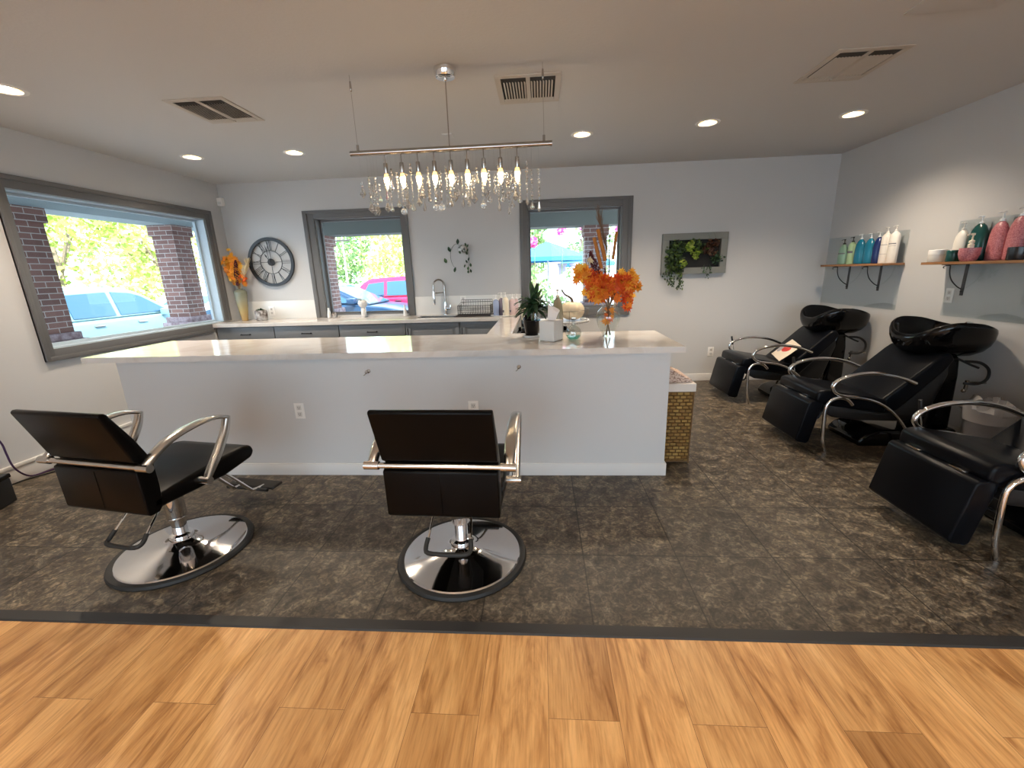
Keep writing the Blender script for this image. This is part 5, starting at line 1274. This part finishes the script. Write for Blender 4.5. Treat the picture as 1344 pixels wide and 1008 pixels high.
tree(.45,9.2,1.10,.5,'rounded green shrub below the far window',m_leafT2,8,1500,.09,False,.1,'garden_shrub','shrub')
def bloom(x, y, z, r, label, seed, n=120):
    rr = random.Random(seed); t = thing('blossom_branch', label, 'blossom', (x,y,GZ)); bm = nb(); zz = z-GZ
    for k in range(n):
        q = Vector((rr.gauss(0,1),rr.gauss(0,1),rr.gauss(0,1))).normalized()*r*rr.uniform(.3,1); addleaf(bm, Vector((0,0,zz))+q, Euler((rr.uniform(0,6.3),rr.uniform(0,6.3),0)).to_matrix(), .09, 'diam')
    fin('petals', bm, m_bloom, t, 0)
    bm = nb(); tube(bm, [(0,0,zz),(.04,.1,zz-r*2.),(0,.1,0)], .008, 5); fin('twig', bm, m_leafT2, t)
bloom(-.17,10.2,2.06,.12,'pink crape myrtle blossom above the left side of the blue parasol',1)
bloom(.47,10.3,2.30,.11,'pale pink blossom against the sky near the pillar',2,60)
bloom(1.80,10.3,2.28,.13,'pink blossom right of the porch pillar',3)
bloom(.93,10.2,2.33,.08,'small pink blossom touching the porch beam',4,50)
m_blue = mat('blue parasol canvas', (.04,.22,.42), .8)
def parasol(x, y, z, r, label):
    t = thing('patio_parasol', label, 'parasol', (x,y,GZ)); z -= GZ
    bm = nb(); n = 8; ap = bm.verts.new((0,0,z)); R1 = [bm.verts.new((r*math.cos(2*PI*k/n+.3), r*math.sin(2*PI*k/n+.3), z-.42)) for k in range(n)]; R2 = [bm.verts.new((v.co.x,v.co.y,v.co.z-.10)) for v in R1]
    for k in range(n): bm.faces.new((ap,R1[k],R1[(k+1)%n])); bm.faces.new((R1[k],R2[k],R2[(k+1)%n],R1[(k+1)%n]))
    fin('canopy', bm, m_blue, t, 0); bm = nb(); tube(bm, [(0,0,0),(0,0,z+.03)], .022, 10); fin('pole', bm, m_white, t)
    bm = nb(); lathe(bm, [(0,0),(.24,0),(.24,.04),(.05,.08),(0,.08)], 24); fin('parasol_base', bm, m_stone, t)
parasol(.20,12.0,2.18,1.15,'blue patio parasol with its peak in the far window')
parasol(1.45,14.3,2.05,.95,'lower blue patio parasol behind the first one')
parasol(3.05,12.2,2.15,.9,'blue patio parasol right of the porch pillar')
fn = thing('picket_fence', 'white railing fence behind the blue parasols', 'fence', (0,16.2,GZ))
bm = nb(); tube(bm, [(-3,0,1.25),(5,0,1.25)], .03, 6); fin('rail', bm, m_white, fn)
bm = nb(); tube(bm, [(-3,0,.35),(5,0,.35)], .03, 6)
fin('rail', bm, m_white, fn)
for k in range(5):
    bm = nb(); x = -3+k*2; box(bm, x-.06,x+.06,-.06,.06,0,1.4); fin('post', bm, m_white, fn)
bm = nb()
for k in range(60): x = -2.9+k*.13; box(bm, x-.018,x+.018,-.012,.012,.3,1.3)
fin('picket', bm, m_white, fn); fn.children[-1]['kind'] = 'stuff' if fn.children else None
for (x, lb) in ((.55,'pale lavender post left of the porch pillar'),(.86,'pale lavender post nearest the porch pillar')):
    bm = nb(); box(bm, x-.09,x+.09,11.3,11.5,GZ,1.54,.01); box(bm, x-.12,x+.12,11.27,11.53,1.54,1.60,.01); tagp(fin('garden_post', bm, mat('lavender stucco', (.55,.50,.60), .8)), lb, 'post')
bm = nb(); box(bm, -15.2,-12.4,21.5,21.7,GZ,.85); tagp(fin('brick_garden_wall', bm, m_brick, None, 0), 'low red brick wall beyond the white car', 'garden wall')
lp = thing('street_lamp', 'slim white street lamp in front of the trees in the square window', 'street lamp', (-9.3,20.6,GZ))
bm = nb(); tube(bm, [(0,0,0),(0,0,3.35)], lambda f: .05-.02*f, 10); fin('pole', bm, m_white, lp)
bm = nb(); box(bm, -.35,.35,-.08,.08,3.33,3.40,.02); fin('lamp_head', bm, m_socket, lp)

# ------------------------------------------------------------------ lights
w = bpy.data.worlds.new('sky'); bpy.context.scene.world = w; w.use_nodes = True
bg = w.node_tree.nodes['Background']; bg.inputs[0].default_value = (.72,.86,1,1); bg.inputs[1].default_value = 5.0
sun = bpy.data.lights.new('sun', 'SUN'); sun.energy = 11.; sun.color = (1,.93,.80); sun.angle = R(1)
so = bpy.data.objects.new('sun', sun); C.objects.link(so); so.rotation_euler = Vector((-.45,.55,-.75)).to_track_quat('-Z','Y').to_euler()
def spot(x, y, e, col=(1,.84,.66), size=R(130)):
    l = bpy.data.lights.new('downlight', 'SPOT'); l.energy = e; l.spot_size = size; l.spot_blend = .9; l.shadow_soft_size = .04; l.color = col
    o = bpy.data.objects.new('downlight', l); C.objects.link(o); o.location = (x,y,H-.005)
for (x, y) in LIGHTS: spot(x, y, 80)
for (x, y) in BACK_FILL: spot(x, y, 38)  # spots of the added downlights behind the camera

# ------------------------------------------------------------------ camera
def camrot(y, p, r):
    fwd = Vector((math.sin(y)*math.cos(p), math.cos(y)*math.cos(p), -math.sin(p))); right = Vector((math.cos(y), -math.sin(y), 0)); down = fwd.cross(right)
    r2 = right*math.cos(r)+down*math.sin(r); d2 = -right*math.sin(r)+down*math.cos(r)
    return Matrix((r2, -d2, -fwd)).transposed()
cd = bpy.data.cameras.new('cam'); cd.sensor_width = 36; cd.sensor_fit = 'HORIZONTAL'; cd.lens = 560.2/1344*36; cd.clip_start = .05; cd.clip_end = 200
cam = bpy.data.objects.new('cam', cd); C.objects.link(cam)
M = camrot(-.073, .255, .032).to_4x4(); M.translation = (0,0,1.404); cam.matrix_world = M
sc = bpy.context.scene; sc.camera = cam
sc.view_settings.view_transform = 'Standard'; sc.view_settings.look = 'None'; sc.view_settings.gamma = 1; sc.view_settings.use_curve_mapping = False; sc.view_settings.exposure = .5
cy = sc.cycles
cy.max_bounces = 10; cy.diffuse_bounces = 4; cy.glossy_bounces = 4; cy.transmission_bounces = 8; cy.transparent_max_bounces = 12; cy.sample_clamp_indirect = 6; cy.caustics_reflective = False; cy.caustics_refractive = False
cy.use_denoising = True
